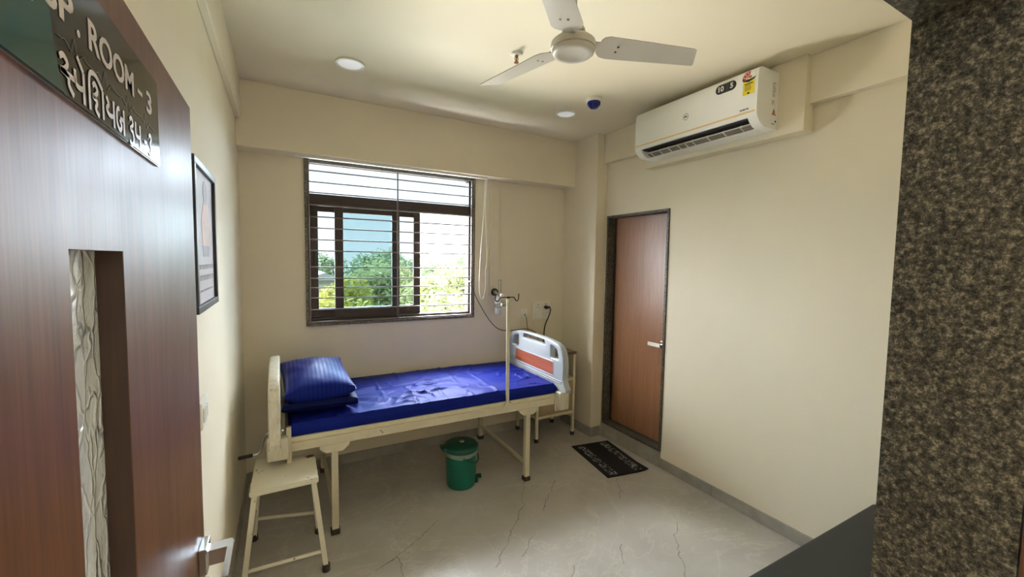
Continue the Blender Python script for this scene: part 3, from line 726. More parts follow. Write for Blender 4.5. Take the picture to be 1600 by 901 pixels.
# maker's roundel and small word
Tb = AB_(1.928, 2.622)
b = NB(); n_ = 28
for k in range(n_):
    a0, a1 = 2 * PI * k / n_, 2 * PI * (k + 1) / n_
    ribbon(b, [(.020 * math.cos(a0), .020 * math.sin(a0)), (.020 * math.cos(a1), .020 * math.sin(a1))], .0022, .0006, Tb)
rd = obj('roundel', b, 'print_black', ac)
obj('lettering', text_bm('BPL', .016, .0003, Tb @ Matrix.Translation((0, 0, .0006)), .0007), 'print_black', rd)
obj('word_mark', text_bm('INVERTER', .012, .0003, AB_(1.525, 2.545) @ Matrix.Translation((0, 0, .0005)), .0004), 'print_black', ac)
# labels on the end cap
b = NB(); box(b, 2.500, 2.540, AY0 - .0008, AY0, 2.62, 2.71); box(b, 2.495, 2.535, AY0 - .0008, AY0, 2.575, 2.61); rl = obj('rating_label', b, 'white_plastic', ac)
b = NB()
for k in range(9): box(b, 2.503, 2.503 + random.uniform(.015, .033), AY0 - .0012, AY0 - .0008, 2.70 - k * .009, 2.703 - k * .009)
for k in range(3): box(b, 2.499, 2.499 + random.uniform(.015, .03), AY0 - .0012, AY0 - .0008, 2.60 - k * .009, 2.603 - k * .009)
obj('small_print', b, 'ac_grey', rl)
b = NB(); prism(b, [(2.508, 2.530), (2.540, 2.530), (2.524, 2.562)], 'Y', AY0 - .0008, AY0); wlb = obj('warning_label', b, 'orange', ac)
b = NB(); prism(b, [(2.521, 2.535), (2.528, 2.542), (2.523, 2.546), (2.526, 2.554), (2.519, 2.545), (2.523, 2.541)], 'Y', AY0 - .0012, AY0 - .0008); box(b, 2.505, 2.543, AY0 - .0012, AY0 - .0002, 2.524, 2.528); obj('warning_symbol', b, 'print_black', wlb)
b = NB(); lathe(b, [(.006, -.001), (.006, 0)], (2.545, AY0, 2.49), 12, 'Y'); box(b, 2.505, 2.535, AY0 - .0008, AY0, 2.471, 2.474); obj('screw_cap', b, 'ac_dark', ac)

# ------------------------------------------------------------------ hospital bed
bed = thing('hospital_bed', 'cream steel hospital bed with white moulded head and foot boards under the window', 'bed', (0.92, 3.02, 0))
ZR0, ZR1, BX0, BX1, BYF, BYK = 0.556, 0.606, 0.0, 1.86, 2.600, 3.465
for y0 in (BYF, BYK - 0.03):
    b = NB(); box(b, BX0, BX1, y0, y0 + 0.03, ZR0, ZR1, 0.003); obj('side_rail', b, 'cream_worn', bed)
b = NB()
box(b, BX0 + 0.02, BX1 - 0.02, BYF + 0.016, BYF + 0.036, ZR1, ZR1 + 0.026, 0.002); box(b, BX0 + 0.02, BX1 - 0.02, BYK - 0.036, BYK - 0.016, ZR1, ZR1 + 0.026, 0.002)
box(b, BX0 + 0.02, BX1 - 0.02, BYF + 0.03, BYK - 0.03, ZR1 - 0.01, ZR1 + 0.018); obj('deck', b, 'cream', bed)
for x0 in (BX0, BX1 - 0.03):
    b = NB(); box(b, x0, x0 + 0.03, BYF + 0.03, BYK - 0.03, ZR0, ZR1, 0.003); obj('end_rail', b, 'cream', bed)
LX = (0.255, 1.592)
for lx in LX:
    for ly in (BYF + 0.018, BYK - 0.018):
        b = NB(); box(b, lx - 0.019, lx + 0.019, ly - 0.018, ly + 0.018, 0.03, ZR0 - 0.004, 0.003); lg = obj('leg', b, 'cream_worn', bed)
        b = NB(); box(b, lx - 0.025, lx + 0.025, ly - 0.024, ly + 0.024, 0.0, 0.034, 0.004); obj('rubber_foot', b, 'rubber', lg)
        s = -1 if ly < 3 else 1
        yb = BYF - 0.006 if s < 0 else BYK + 0.001
        b = NB(); prism(b, [(lx - 0.082, ZR0 + 0.004), (lx + 0.082, ZR0 + 0.004), (lx + 0.082, ZR0 - 0.012), (lx + 0.045, ZR0 - 0.044), (lx - 0.045, ZR0 - 0.044), (lx - 0.082, ZR0 - 0.012)], 'Y', yb, yb + 0.005)
        obj('leg_bracket', b, 'cream_worn', lg)
    b = NB(); box(b, lx - 0.012, lx + 0.012, BYF + 0.036, BYK - 0.036, 0.118, 0.142, 0.002); obj('cross_brace', b, 'cream', bed)
# end boards: outline in (y, z), with holes, bevelled
def end_board(name, x0, x1, y0, y1, z0, z1, panel_side):
    w = y1 - y0; h = z1 - z0
    def Pt(u, v): return (y0 + u * w, z0 + v * h)
    outl = [(0.03, 0), (0.97, 0), (0.995, .25), (1.0, .55), (0.985, .75), (0.94, .90), (0.84, .965), (0.68, .992), (0.5, 1.0), (0.32, .992), (0.16, .965), (0.06, .90), (0.015, .75), (0.0, .55), (0.005, .25)]
    if panel_side > 0: outl = [(0.03, 0), (0.97, 0), (0.995, .25), (1.0, .45), (0.975, .66), (0.92, .82), (0.82, .92), (0.66, .98), (0.5, 1.0), (0.34, .98), (0.18, .92), (0.08, .82), (0.025, .66), (0.0, .45), (0.005, .25)]
    outl = [Pt(*p) for p in outl]
    # dense rounded outline
    n_ = len(outl); dense = []
    for i in range(n_):
        p0, p1, p2, p3 = [Vector((*outl[(i + k) % n_], 0)) for k in (-1, 0, 1, 2)]
        if i in (0,): dense += [p1]; continue
        for j in range(4):
            t = j / 4; dense.append(0.5 * ((2 * p1) + (-p0 + p2) * t + (2 * p0 - 5 * p1 + 4 * p2 - p3) * t * t + (-p0 + 3 * p1 - 3 * p2 + p3) * t ** 3))
    def rrect(a, c, e, f, r=.018, cut=None):
        out_ = []
        for cx_, cz_, s0 in ((c - r, f - r, 0), (a + r, f - r, PI / 2), (a + r, e + r, PI), (c - r, e + r, 1.5 * PI)):
            for k in range(5): out_.append(Vector((cx_ + r * math.cos(s0 + k * PI / 8), cz_ + r * math.sin(s0 + k * PI / 8), 0)))
        return out_
    def quad(pts4, r=.016):
        # rounded quad through corner points
        out_ = []
        for i in range(4):
            p = Vector((*pts4[i], 0)); a = Vector((*pts4[i - 1], 0)); c = Vector((*pts4[(i + 1) % 4], 0))
            pa = p + (a - p).normalized() * r; pc = p + (c - p).normalized() * r
            for k in range(5):
                t = k / 4; out_.append((1 - t) ** 2 * pa + 2 * t * (1 - t) * p + t * t * pc)
        return out_
    zs = lambda v: z0 + v * h
    holes = [quad([(y0 + .075 * w, zs(.64)), (y0 + .205 * w, zs(.63)), (y0 + .205 * w, zs(.90)), (y0 + .105 * w, zs(.83))]),
             quad([(y1 - .075 * w, zs(.64)), (y1 - .105 * w, zs(.83)), (y1 - .205 * w, zs(.90)), (y1 - .205 * w, zs(.63))]),
             quad([(y0 + .29 * w, zs(.855)), (y0 + .71 * w, zs(.855)), (y0 + .69 * w, zs(.945)), (y0 + .31 * w, zs(.945))], .012)]
    cu = bpy.data.curves.new('outline', 'CURVE'); cu.dimensions = '2D'; cu.fill_mode = 'BOTH'
    for loop in [dense] + holes:
        s = cu.splines.new('POLY'); s.points.add(len(loop) - 1); s.use_cyclic_u = True
        for q, p in zip(s.points, loop): q.co = (p.x, p.y, 0, 1)
    t_ = x1 - x0; cu.extrude = t_ / 2 - .010; cu.bevel_depth = .010; cu.bevel_resolution = 2; cu.offset = -0.010
    o = bpy.data.objects.new('outline', cu); COL.objects.link(o)
    me = bpy.data.meshes.new_from_object(o.evaluated_get(bpy.context.evaluated_depsgraph_get()))
    b = NB(); b.from_mesh(me); bpy.data.objects.remove(o); bpy.data.curves.remove(cu); bpy.data.meshes.remove(me)
    bmesh.ops.transform(b, matrix=basis(((x0 + x1) / 2, 0, 0), (0, 1, 0), (0, 0, 1)), verts=b.verts)
    bmesh.ops.remove_doubles(b, verts=b.verts, dist=1e-5)
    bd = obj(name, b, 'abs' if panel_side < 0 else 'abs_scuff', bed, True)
    px = x0 if panel_side < 0 else x1
    pts = [(y0 + .155 * w, zs(.31)), (y1 - .155 * w, zs(.31)), (y1 - .165 * w, zs(.555)), (y0 + .165 * w, zs(.555))]
    q = NB(); prism(q, [tuple(v[:2]) for v in quad(pts, .014)], 'X', px - .0015, px + .0015); obj('wood_panel', q, 'panel_wood', bd)
    q = NB()
    ring = quad([(y0 + .145 * w, zs(.29)), (y1 - .145 * w, zs(.29)), (y1 - .155 * w, zs(.575)), (y0 + .155 * w, zs(.575))], .018)
    tube(q, [Vector((px, v.x, v.y)) for v in ring + ring[:1]], .004, 6); obj('panel_rim', q, 'abs', bd, True)
    for v0 in (.235, .195):
        q = NB(); box(q, px - .006, px + .006, y0 + .02 * w, y1 - .02 * w, zs(v0) - .004, zs(v0) + .004, .003); obj('moulded_rib', q, 'abs', bd)
    return bd
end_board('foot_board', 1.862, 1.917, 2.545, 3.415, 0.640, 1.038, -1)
end_board('head_board', -0.080, -0.022, 2.545, 3.415, 0.600, 1.01, 1)
# scuffed corner covers
for nm, a, c, e, f in (('corner_cover', -0.090, 0.016, .540, .658), ('corner_cover', 1.838, 1.925, .516, .655)):
    for yy in (2.545, 3.375):
        b = NB(); box(b, a, c, yy, yy + .07, e, f, .010, 3); obj(nm, b, 'abs_scuff', bed, True)
b = NB(); box(b, 1.822, 1.850, BYF - .012, BYF + .02, .500, .600, .003); box(b, 1.822, 1.88, BYF - .012, BYF + .02, .500, .515, .003); obj('board_bracket', b, 'cream_worn', bed)
b = NB(); box(b, 0.004, 0.03, BYF - .004, BYF + .03, .48, .70, .003); obj('board_bracket', b, 'cream_worn', bed)
for x, z in ((.52, .59), (.53, .578)):
    b = NB(); lathe(b, [(.004, -.003), (.004, 0)], (x, BYF, z), 8, 'Y'); obj('bolt', b, 'rubber', bed)
b = NB(); tube(b, smoothpath([(-0.01, 2.75, .635), (-.085, 2.75, .632), (-.105, 2.75, .61), (-.122, 2.75, .54), (-.140, 2.75, .519), (-.165, 2.75, .517)], 5), .006, 8)
ck = obj('crank', b, 'chrome', bed, True)
b = NB(); tube(b, [(-.165, 2.75, .517), (-.170, 2.75, .517), (-.235, 2.75, .513), (-.238, 2.75, .513)], [.008, .011, .010, .006], 10); obj('crank_grip', b, 'black', ck, True)

# mattress under a blue sheet
mt = thing('mattress', 'thin mattress wrapped in a wrinkled royal blue satin sheet on the bed', 'mattress', (0.93, 3.03, .634))
b = NB(); NX, NY = 190, 90
x0, x1, y0, y1, zb, zt = 0.026, 1.852, 2.628, 3.452, 0.634, 0.708
def wrinkle(x, y):
    h = 0.0
    for cx_, a in ((0.42, .006), (0.60, .004), (0.78, .006), (0.98, .005), (1.17, .006), (1.36, .004)):
        d_ = (x - cx_ - .03 * (y - 3.0)) / .010; h += 1.8 * a * math.exp(-d_ * d_) * (0.6 + noise.noise((cx_ * 9, y * 4, 1)))
    for cy_, a in ((2.84, .004), (3.12, .005)):
        d_ = (y - cy_) / .010; h += 1.8 * a * math.exp(-d_ * d_) * (0.6 + noise.noise((x * 4, cy_ * 7, 2)))
    q = Vector((x * 5 + 2 * noise.noise((x * 3, y * 3, 5)), y * 5, 0))
    h += .016 * noise.noise(q) * max(0, 1 - ((x - .95) / .8) ** 2)
    rdg = 1 - abs(noise.noise((x * 6 + 1.2 * noise.noise((x * 5, y * 5, 9)), y * 7, 3.3)))
    h += .017 * max(0, rdg - .86) / .14 * max(0, noise.noise((x * 2.2, y * 2.2, 8)) + .35)
    if x < 0.75:                                      # folds fanning out of the blanket
        ang = math.atan2(y - 2.98, x - .30); rr_ = math.hypot(x - .30, y - 2.98)
        h += .009 * math.sin(ang * 13 + 1) * math.exp(-((rr_ - .22) / .16) ** 2)
    return h
def msurf(u, v, top):
    x = x0 + (x1 - x0) * u; y = y0 + (y1 - y0) * v
    ex = min(x - x0, x1 - x, y - y0, y1 - y)
    r_ = .016; dz = 0
    if ex < r_: dz = -(r_ - math.sqrt(max(0, r_ * r_ - (r_ - ex) ** 2)))
    f_ = min(1, ex / .05)
    return (x, y, zt + dz + wrinkle(x, y) * (0.35 + 0.65 * f_) + .006 * math.sin(u * PI))
grid = [[b.verts.new(msurf(i / NX, j / NY, 1)) for j in range(NY + 1)] for i in range(NX + 1)]
for i in range(NX):
    for j in range(NY): b.faces.new((grid[i][j], grid[i + 1][j], grid[i + 1][j + 1], grid[i][j + 1]))
rim = [grid[i][0] for i in range(NX + 1)] + [grid[NX][j] for j in range(1, NY + 1)] + [grid[i][NY] for i in range(NX - 1, -1, -1)] + [grid[0][j] for j in range(NY - 1, 0, -1)]
cx_, cy_ = (x0 + x1) / 2, (y0 + y1) / 2
prev = rim
for lv in (1, 2, 3, 4):
    ring = []
    for v in rim:
        t = lv / 4; dd = Vector((v.co.x - cx_, v.co.y - cy_, 0)); bul = .010 * math.sin(t * PI) + .004 * noise.noise((v.co.x * 9, v.co.y * 9, lv))
        nx = (1 if v.co.x >= x1 - .001 else -1 if v.co.x <= x0 + .001 else 0); ny = (1 if v.co.y >= y1 - .001 else -1 if v.co.y <= y0 + .001 else 0)
        ring.append(b.verts.new((v.co.x + nx * bul, v.co.y + ny * bul, v.co.z + (zb - v.co.z) * t)))
    for k in range(len(rim)): b.faces.new((prev[k], prev[(k + 1) % len(rim)], ring[(k + 1) % len(rim)], ring[k]))
    prev = ring
b.faces.new(prev)
o = obj('sheet', b, 'sheet', mt, True)

# folded blanket and pillow
def cushion(name, cx_, cy_, cz_, lx, ly, hz_, mat, rot, puff=1.0, nx=44, ny=44, ears=.0, seed=0, parent=None, pw=.42, sag=0.0):
    b = NB(); T = Matrix.Translation((cx_, cy_, cz_)) @ rot
    def sf(i, j, s):
        u = -1 + 2 * i / nx; v = -1 + 2 * j / ny
        e = max(0, 1 - u ** 2) * max(0, 1 - v ** 2)
        th = hz_ * e ** pw
        pin = 1 - 0.07 * (1 - abs(u) ** 3) * abs(v) ** 4
        pin2 = 1 - 0.07 * (1 - abs(v) ** 3) * abs(u) ** 4
        z = s * th * (1 if s > 0 else .75) + .006 * noise.noise((u * 3 + seed, v * 3, s)) * e ** .3
        if ears: z += .022 * abs(u * v) ** 4
        return T @ Vector((u * lx / 2 * pin2, v * ly / 2 * pin, z))
    top = [[b.verts.new(sf(i, j, 1)) for j in range(ny + 1)] for i in range(nx + 1)]
    bot = [[(top[i][j] if i in (0, nx) or j in (0, ny) else b.verts.new(sf(i, j, -1))) for j in range(ny + 1)] for i in range(nx + 1)]
    for i in range(nx):
        for j in range(ny):
            b.faces.new((top[i][j], top[i + 1][j], top[i + 1][j + 1], top[i][j + 1]))
            b.faces.new((bot[i][j], bot[i][j + 1], bot[i + 1][j + 1], bot[i + 1][j]))
    return b
blk = cushion('b', .205, 3.00, .772, .43, .66, .056, 'blanket', Matrix.Rotation(math.radians(-2), 4, 'Z'), pw=.22, seed=4)
tag(obj('folded_blanket', blk, 'blanket', loc=(.205, 3.0, .715), smooth=True), 'folded navy blue blanket lying under the pillow', 'blanket')
pw_ = cushion('p', .180, 2.955, .868, .40, .58, .098, 'pillow', Matrix.Rotation(math.radians(3), 4, 'Z') @ Matrix.Rotation(math.radians(7), 4, 'X'), pw=.34, ears=1)
tag(obj('pillow', pw_, 'pillow', loc=(.185, 3.0, .81), smooth=True), 'plump blue satin pillow with fine stripes at the head of the bed', 'pillow')

# ------------------------------------------------------------------ drip stand on the rail
iv = thing('drip_stand', 'cream drip stand pole with a double hook clamped to the bed rail', 'stand', (1.415, BYF, .606))
b = NB(); tube(b, [(1.416, BYF + .006, .600), (1.410, BYF + .006, 1.385)], .0125, 12); obj('pole', b, 'cream', iv, True)
b = NB(); prism(b, [(1.362, .606), (1.470, .610), (1.452, .616), (1.448, .628), (1.392, .628), (1.385, .614)], 'Y', BYF - .01, BYF + .02); prism(b, [(1.375, .607), (1.462, .607), (1.44, .585), (1.40, .585)], 'Y', BYF - .008, BYF - .002); obj('clamp_plate', b, 'cream_worn', iv)
b = NB(); zt_ = 1.402
pts = [(1.318, 1.428), (1.314, 1.40), (1.316, 1.384), (1.327, 1.374), (1.340, 1.378), (1.352, 1.394), (1.37, 1.400), (1.455, 1.400), (1.468, 1.395), (1.476, 1.382), (1.488, 1.374), (1.498, 1.380), (1.502, 1.40), (1.503, 1.425)]
tube(b, smoothpath([(p[0] - .008, BYF + .006, p[1] - .006) for p in pts], 4), .0042, 8); obj('hook_bar', b, 'rubber', iv, True)
b = NB(); lathe(b, [(.004, 1.385), (.014, 1.389), (.012, 1.398), (.004, 1.402)], (1.410, BYF + .006, 0), 14); obj('pole_cap', b, 'rubber', iv, True)
b = NB(); lathe(b, [(.012, -.03), (.016, -.02), (.016, .0), (.006, .004)], (1.385, BYF + .006, 1.345), 14, 'X'); obj('locking_knob', b, 'steel', iv, True)

# oxygen flowmeter with humidifier bottle
ox = thing('oxygen_flowmeter', 'clear oxygen flowmeter and humidifier bottle on the trunking outlet', 'flowmeter', (1.74, 3.492, 1.355))
b = NB(); lathe(b, [(.032, -.022), (.034, -.018), (.034, 0)], (1.738, 3.492, 1.362), 28, 'Y'); obj('outlet', b, 'black', ox, True)
b = NB(); lathe(b, [(.020, -.030), (.022, -.022)], (1.738, 3.492, 1.362), 20, 'Y'); obj('outlet_collar', b, 'steel', ox, True)
b = NB(); tube(b, [(1.738, 3.470, 1.362), (1.742, 3.43, 1.352), (1.744, 3.405, 1.335)], .011, 10); obj('stem', b, 'steel', ox, True)
b = NB(); lathe(b, [(.013, 1.345), (.013, 1.475), (.008, 1.480)], (1.760, 3.42, 0), 16); obj('gauge_tube', b, 'clear_plastic', ox, True)
b = NB(); lathe(b, [(.004, 1.35), (.004, 1.47)], (1.760, 3.42, 0), 8); obj('gauge_core', b, 'white_plastic', ox, True)
b = NB(); lathe(b, [(.015, -.05), (.017, -.04), (.017, -.012), (.008, -.008), (.008, 0)], (1.766, 3.42, 1.340), 16, 'Y'); obj('knob', b, 'white_plastic', ox, True)
b = NB(); lathe(b, [(.030, 1.262), (.034, 1.266), (.034, 1.300), (.018, 1.312), (.014, 1.330)], (1.745, 3.42, 0), 24); obj('bottle_lid', b, 'water', ox, True)
b = NB(); lathe(b, [(.020, 1.155), (.029, 1.160), (.032, 1.175), (.032, 1.262)], (1.745, 3.42, 0), 24); bt_ = obj('bottle', b, 'clear_plastic', ox, True)
b = NB(); lathe(b, [(.018, 1.160), (.027, 1.164), (.029, 1.178), (.029, 1.225)], (1.745, 3.42, 0), 24); obj('water', b, 'water', bt_, True)
b = NB()
for k in range(7):
    a = k * 2 * PI / 7; tube(b, [(1.745 + .0325 * math.cos(a), 3.42 + .0325 * math.sin(a), 1.17), (1.745 + .0325 * math.cos(a), 3.42 + .0325 * math.sin(a), 1.262)], .0018, 5)
obj('bottle_ribs', b, 'water', bt_, True)

# sockets on the back wall
s1 = thing('socket', 'small square white cable outlet on the wall behind the foot board', 'socket', (2.074, D, 1.10))
b = NB(); box(b, 2.036, 2.112, D - .010, D, 1.098, 1.190, .003); obj('plate', b, 'white_plastic', s1)
b = NB(); lathe(b, [(.005, -.020), (.006, -.010)], (2.080, D, 1.132), 10, 'Y'); obj('jack', b, 'black', s1)
s2 = thing('switchboard', 'wide white switchboard plate on the wall with a black plug', 'socket', (2.28, D, 1.075))
b = NB(); box(b, 2.176, 2.388, D - .010, D, 1.076, 1.256, .003); obj('plate', b, 'white_plastic', s2)
for cx_ in (2.235, 2.325):
    b = NB(); box(b, cx_ - .038, cx_ + .038, D - .0125, D - .010, 1.170, 1.245, .001); so = obj('outlet', b, 'white_plastic', s2)
    for dx_, dz_, r_ in ((0, .02, .0055), (-.013, -.008, .004), (.013, -.008, .004)):
        b = NB(); lathe(b, [(r_, -.0132), (r_, -.012)], (cx_ + dx_, D, 1.207 + dz_), 8, 'Y'); obj('pin_hole', b, 'black', so)
for cx_ in (2.235, 2.325):
    b = NB(); box(b, cx_ - .034, cx_ + .034, D - .014, D - .010, 1.092, 1.150, .002); obj('rocker', b, 'white_plastic', s2)
b = NB(); lathe(b, [(.003, -.016), (.003, -.013)], (2.335, D, 1.138), 8, 'Y'); obj('indicator', b, 'red', s2)
b = NB(); lathe(b, [(.003, -.016), (.003, -.013)], (2.318, D, 1.112), 8, 'Y'); obj('indicator', b, 'red', s2)
pg = thing('plug_cord', 'black plug and cord hanging from the wide switchboard plate', 'plug', (2.31, 3.48, 1.19))
b = NB(); lathe(b, [(.013, -.062), (.017, -.052), (.018, -.020), (.015, -.0128)], (2.318, D, 1.197), 14, 'Y'); box(b, 2.318, 2.352, D - .058, D - .036, 1.187, 1.207, .004); obj('plug', b, 'black', pg, True)
b = NB(); tube(b, smoothpath([(2.345, 3.468, 1.197), (2.362, 3.468, 1.175), (2.345, 3.468, 1.11), (2.305, 3.468, 1.03), (2.29, 3.468, .96), (2.287, 3.468, .86), (2.26, 3.47, .80)], 6), .0055, 8); obj('cord', b, 'black', pg, True)
b = NB(); tube(b, smoothpath([(2.080, 3.495, 1.132), (2.092, 3.485, 1.09), (2.104, 3.482, 1.0), (2.125, 3.478, .93), (2.17, 3.47, .84), (2.2, 3.47, .80)], 6), .0028, 6)
tag(obj('thin_cord', b, 'rubber', smooth=True, loc=(2.08, 3.495, 1.13)), 'thin dark wire hanging from the small cable outlet', 'wire')
b = NB(); tube(b, smoothpath([(1.496, 3.53, 1.464), (1.499, 3.494, 1.455), (1.515, 3.485, 1.40), (1.561, 3.47, 1.287), (1.674, 3.46, 1.105), (1.78, 3.46, 1.012), (1.90, 3.46, .992), (2.05, 3.46, .998), (2.12, 3.45, .985), (2.18, 3.44, .95), (2.20, 3.43, .88), (2.20, 3.43, .814)], 7), .0036, 7)
tag(obj('black_cable', b, 'black', smooth=True, loc=(1.51, 3.5, 1.4)), 'black cable drooping from the window corner to behind the foot board', 'cable')

# ------------------------------------------------------------------ bedside locker
lk = thing('bedside_locker', 'cream steel bedside locker with brown top in the corner behind the foot board', 'locker', (2.215, 3.30, 0))
KX0, KX1, KY0, KY1 = 1.995, 2.425, 3.120, 3.490
for x in (KX0, KX1 - .024):
    for y in (KY0, KY1 - .024):
        b = NB(); box(b, x, x + .024, y, y + .024, .03, .785, .002); lg = obj('leg', b, 'cream', lk)
        b = NB(); box(b, x - .003, x + .027, y - .003, y + .027, 0, .036, .003); obj('rubber_foot', b, 'rubber', lg)
b = NB(); box(b, KX0 - .006, KX1 + .006, KY0 - .008, KY1, .785, .812, .004); obj('top', b, 'brown_top', lk)
for z in (.215, .535):
    b = NB(); box(b, KX0 + .024, KX1 - .024, KY0 + .002, KY0 + .022, z, z + .025, .002); obj('rail', b, 'cream', lk)
    for x in (KX0 + .002, KX1 - .022):
        b = NB(); box(b, x, x + .02, KY0 + .024, KY1 - .024, z, z + .025, .002); obj('rail', b, 'cream', lk)
b = NB(); box(b, KX0 + .022, KX1 - .022, KY0 + .012, KY1 - .01, .240, .535); obj('cabinet_box', b, 'tan_panel', lk)
b = NB(); box(b, KX0 + .024, KX1 - .024, KY0 + .006, KY1 - .01, .560, .566); obj('shelf', b, 'cream', lk)

# ------------------------------------------------------------------ stool
st = thing('stool', 'worn cream painted steel stool with chipped edges by the bed head', 'stool', (0, 2.5, 0))
SZ = .497
tl = [(-.160, 2.338), (.149, 2.350), (.150, 2.640), (-.146, 2.752)]
tl = [(-.162, 2.345), (.150, 2.352), (.150, 2.650), (-.150, 2.738)]
b = NB(); prism(b, tl, 'Z', SZ - .028, SZ); es = [e for e in b.edges]; bmesh.ops.bevel(b, geom=es, offset=.004, segments=2, affect='EDGES'); obj('seat', b, 'cream_chip', st)
feet = [(-.196, 2.325), (.178, 2.312), (.165, 2.668), (-.170, 2.765)]
tops = [(-.140, 2.368), (.128, 2.374), (.130, 2.630), (-.130, 2.712)]
def rod4(b, p, q, w):
    p, q = Vector(p), Vector(q); ez = (q - p).normalized(); ex = Vector((1, 0, 0)); ex = (ex - ez * ex.dot(ez)).normalized()
    T = basis(p, ex, ez.cross(ex)); box(b, -w / 2, w / 2, -w / 2, w / 2, 0, (q - p).length, .002, 2, T)
for (fx, fy), (tx, ty) in zip(feet, tops):
    b = NB(); rod4(b, (fx, fy, .012), (tx, ty, SZ - .029), .025); lg = obj('leg', b, 'cream_chip', st)
    b = NB(); lathe(b, [(.019, 0), (.021, .005), (.018, .038)], (fx, fy, 0), 14); obj('rubber_foot', b, 'rubber', lg, True)
def leg_at(i, z):
    t = (z - .012) / (SZ - .041); return Vector((feet[i][0] + (tops[i][0] - feet[i][0]) * t, feet[i][1] + (tops[i][1] - feet[i][1]) * t, z))
for i, j, z in ((0, 1, .105), (2, 3, .135), (0, 3, .19), (1, 2, .19)):
    b = NB(); p, q = leg_at(i, z), leg_at(j, z); tube(b, [p.lerp(q, .04), p.lerp(q, .96)], .0095, 10); obj('stretcher', b, 'cream_chip', st, True)

# ------------------------------------------------------------------ pedal bin
BC = (1.135, 2.795)
bn = thing('pedal_bin', 'green plastic pedal bin with a clear liner under the bed', 'bin', (BC[0], BC[1], 0))
b = NB(); lathe(b, [(.098, 0), (.103, .006), (.106, .03), (.116, .26), (.117, .262), (.113, .262), (.100, .02), (.0, .015)], (*BC, 0), 40); obj('bucket', b, 'bin_green', bn, True)
b = NB(); lathe(b, [(.119, .235), (.121, .245), (.1205, .272), (.116, .276)], (*BC, 0), 48)
for v in b.verts:
    v.co += Vector((v.co.x - BC[0], v.co.y - BC[1], 0)) * (.02 * noise.noise(v.co * 38)); v.co.z += .014 * noise.noise((v.co.x * 18, v.co.y * 18, 3)) if v.co.z < .245 else 0
obj('liner', b, 'liner', bn, True)
b = NB(); lathe(b, [(.124, .270), (.128, .276), (.128, .298), (.122, .306), (.095, .318), (.090, .318), (.055, .325), (.0, .327)], (*BC, 0), 44)
lid = obj('lid', b, 'bin_dark', bn, True)
b = NB(); lathe(b, [(.020, .324), (.016, .331), (.0, .333)], (BC[0] + .0, BC[1] - .01, 0), 18); obj('lid_badge', b, 'steel', lid, True)
b = NB(); box(b, BC[0] - .148, BC[0] - .085, BC[1] - .03, BC[1] + .06, .278, .304, .008); obj('hinge', b, 'bin_dark', lid, True)
b = NB()
for a0 in (-12,):
    pts = []
    for k in range(15):
        t = k / 14; a = math.radians(-105 + 125 * t); rr_ = .122 + .006 * math.sin(t * PI)
        pts.append((BC[0] + rr_ * math.cos(a), BC[1] + rr_ * math.sin(a), .245 - .055 * math.sin(t * PI)))
    tube(b, pts, .0045, 8)
obj('carry_handle', b, 'bin_dark', bn, True)
b = NB(); lathe(b, [(.014, .108), (.016, .117), (.012, .121)], (0, 0, 0), 16, 'X'); bmesh.ops.transform(b, matrix=Matrix.Translation((*BC, .205)) @ Matrix.Rotation(math.radians(-38), 4, 'Z'), verts=b.verts); obj('pivot_badge', b, 'steel', bn, True)
b = NB(); Tp = Matrix.Translation((*BC, 0)) @ Matrix.Rotation(math.radians(-22), 4, 'Z'); box(b, .095, .125, -.022, .022, .012, .05, .005, 2, Tp); box(b, .115, .158, -.027, .027, .030, .040, .004, 2, Tp @ Matrix.Rotation(math.radians(-8), 4, 'Y')); obj('pedal', b, 'bin_dark', bn)

# ------------------------------------------------------------------ door mat, couch
Tm = Matrix.Translation((2.392, 2.606, 0)) @ Matrix.Rotation(math.radians(-8.5), 4, 'Z')
b = NB(); nx, ny = 10, 16; w2, l2 = .188, .288
gt = [[b.verts.new((-w2 + 2 * w2 * i / nx, -l2 + 2 * l2 * j / ny, .007 + (.012 * max(0, (i / nx - .8) * 5) ** 2 * max(0, (1 - j / ny) - .75) * 4 if True else 0))) for j in range(ny + 1)] for i in range(nx + 1)]
gb = [[b.verts.new((v.co.x, v.co.y, v.co.z - .006)) for v in row] for row in gt]
for i in range(nx):
    for j in range(ny):
        b.faces.new((gt[i][j], gt[i + 1][j], gt[i + 1][j + 1], gt[i][j + 1])); b.faces.new((gb[i][j], gb[i][j + 1], gb[i + 1][j + 1], gb[i + 1][j]))
for i in range(nx):
    for j in (0, ny): b.faces.new((gt[i][j], gt[i + 1][j], gb[i + 1][j], gb[i][j]))
for j in range(ny):
    for i in (0, nx): b.faces.new((gt[i][j], gt[i][j + 1], gb[i][j + 1], gb[i][j]))
o = obj('door_mat', b, 'mat'); o.matrix_world = Tm
tag(o, 'black door mat with two white patterned bands before the bathroom door', 'mat')

cch = thing('couch', 'low dark grey upholstered couch against the front wall beside the entrance', 'couch', (1.85, .60, 0))
b = NB(); box(b, 1.04, 2.635, .325, .905, .30, .45, .022, 4)
obj('seat_cushion', b, 'couch', cch, True)
b = NB(); box(b, 1.06, 2.62, .335, .885, .09, .30, .006); obj('base', b, 'black', cch)
for x in (1.09, 2.55):
    for y in (.36, .83):
        b = NB(); box(b, x, x + .045, y, y + .045, 0, .09, .004); obj('leg', b, 'rubber', cch)

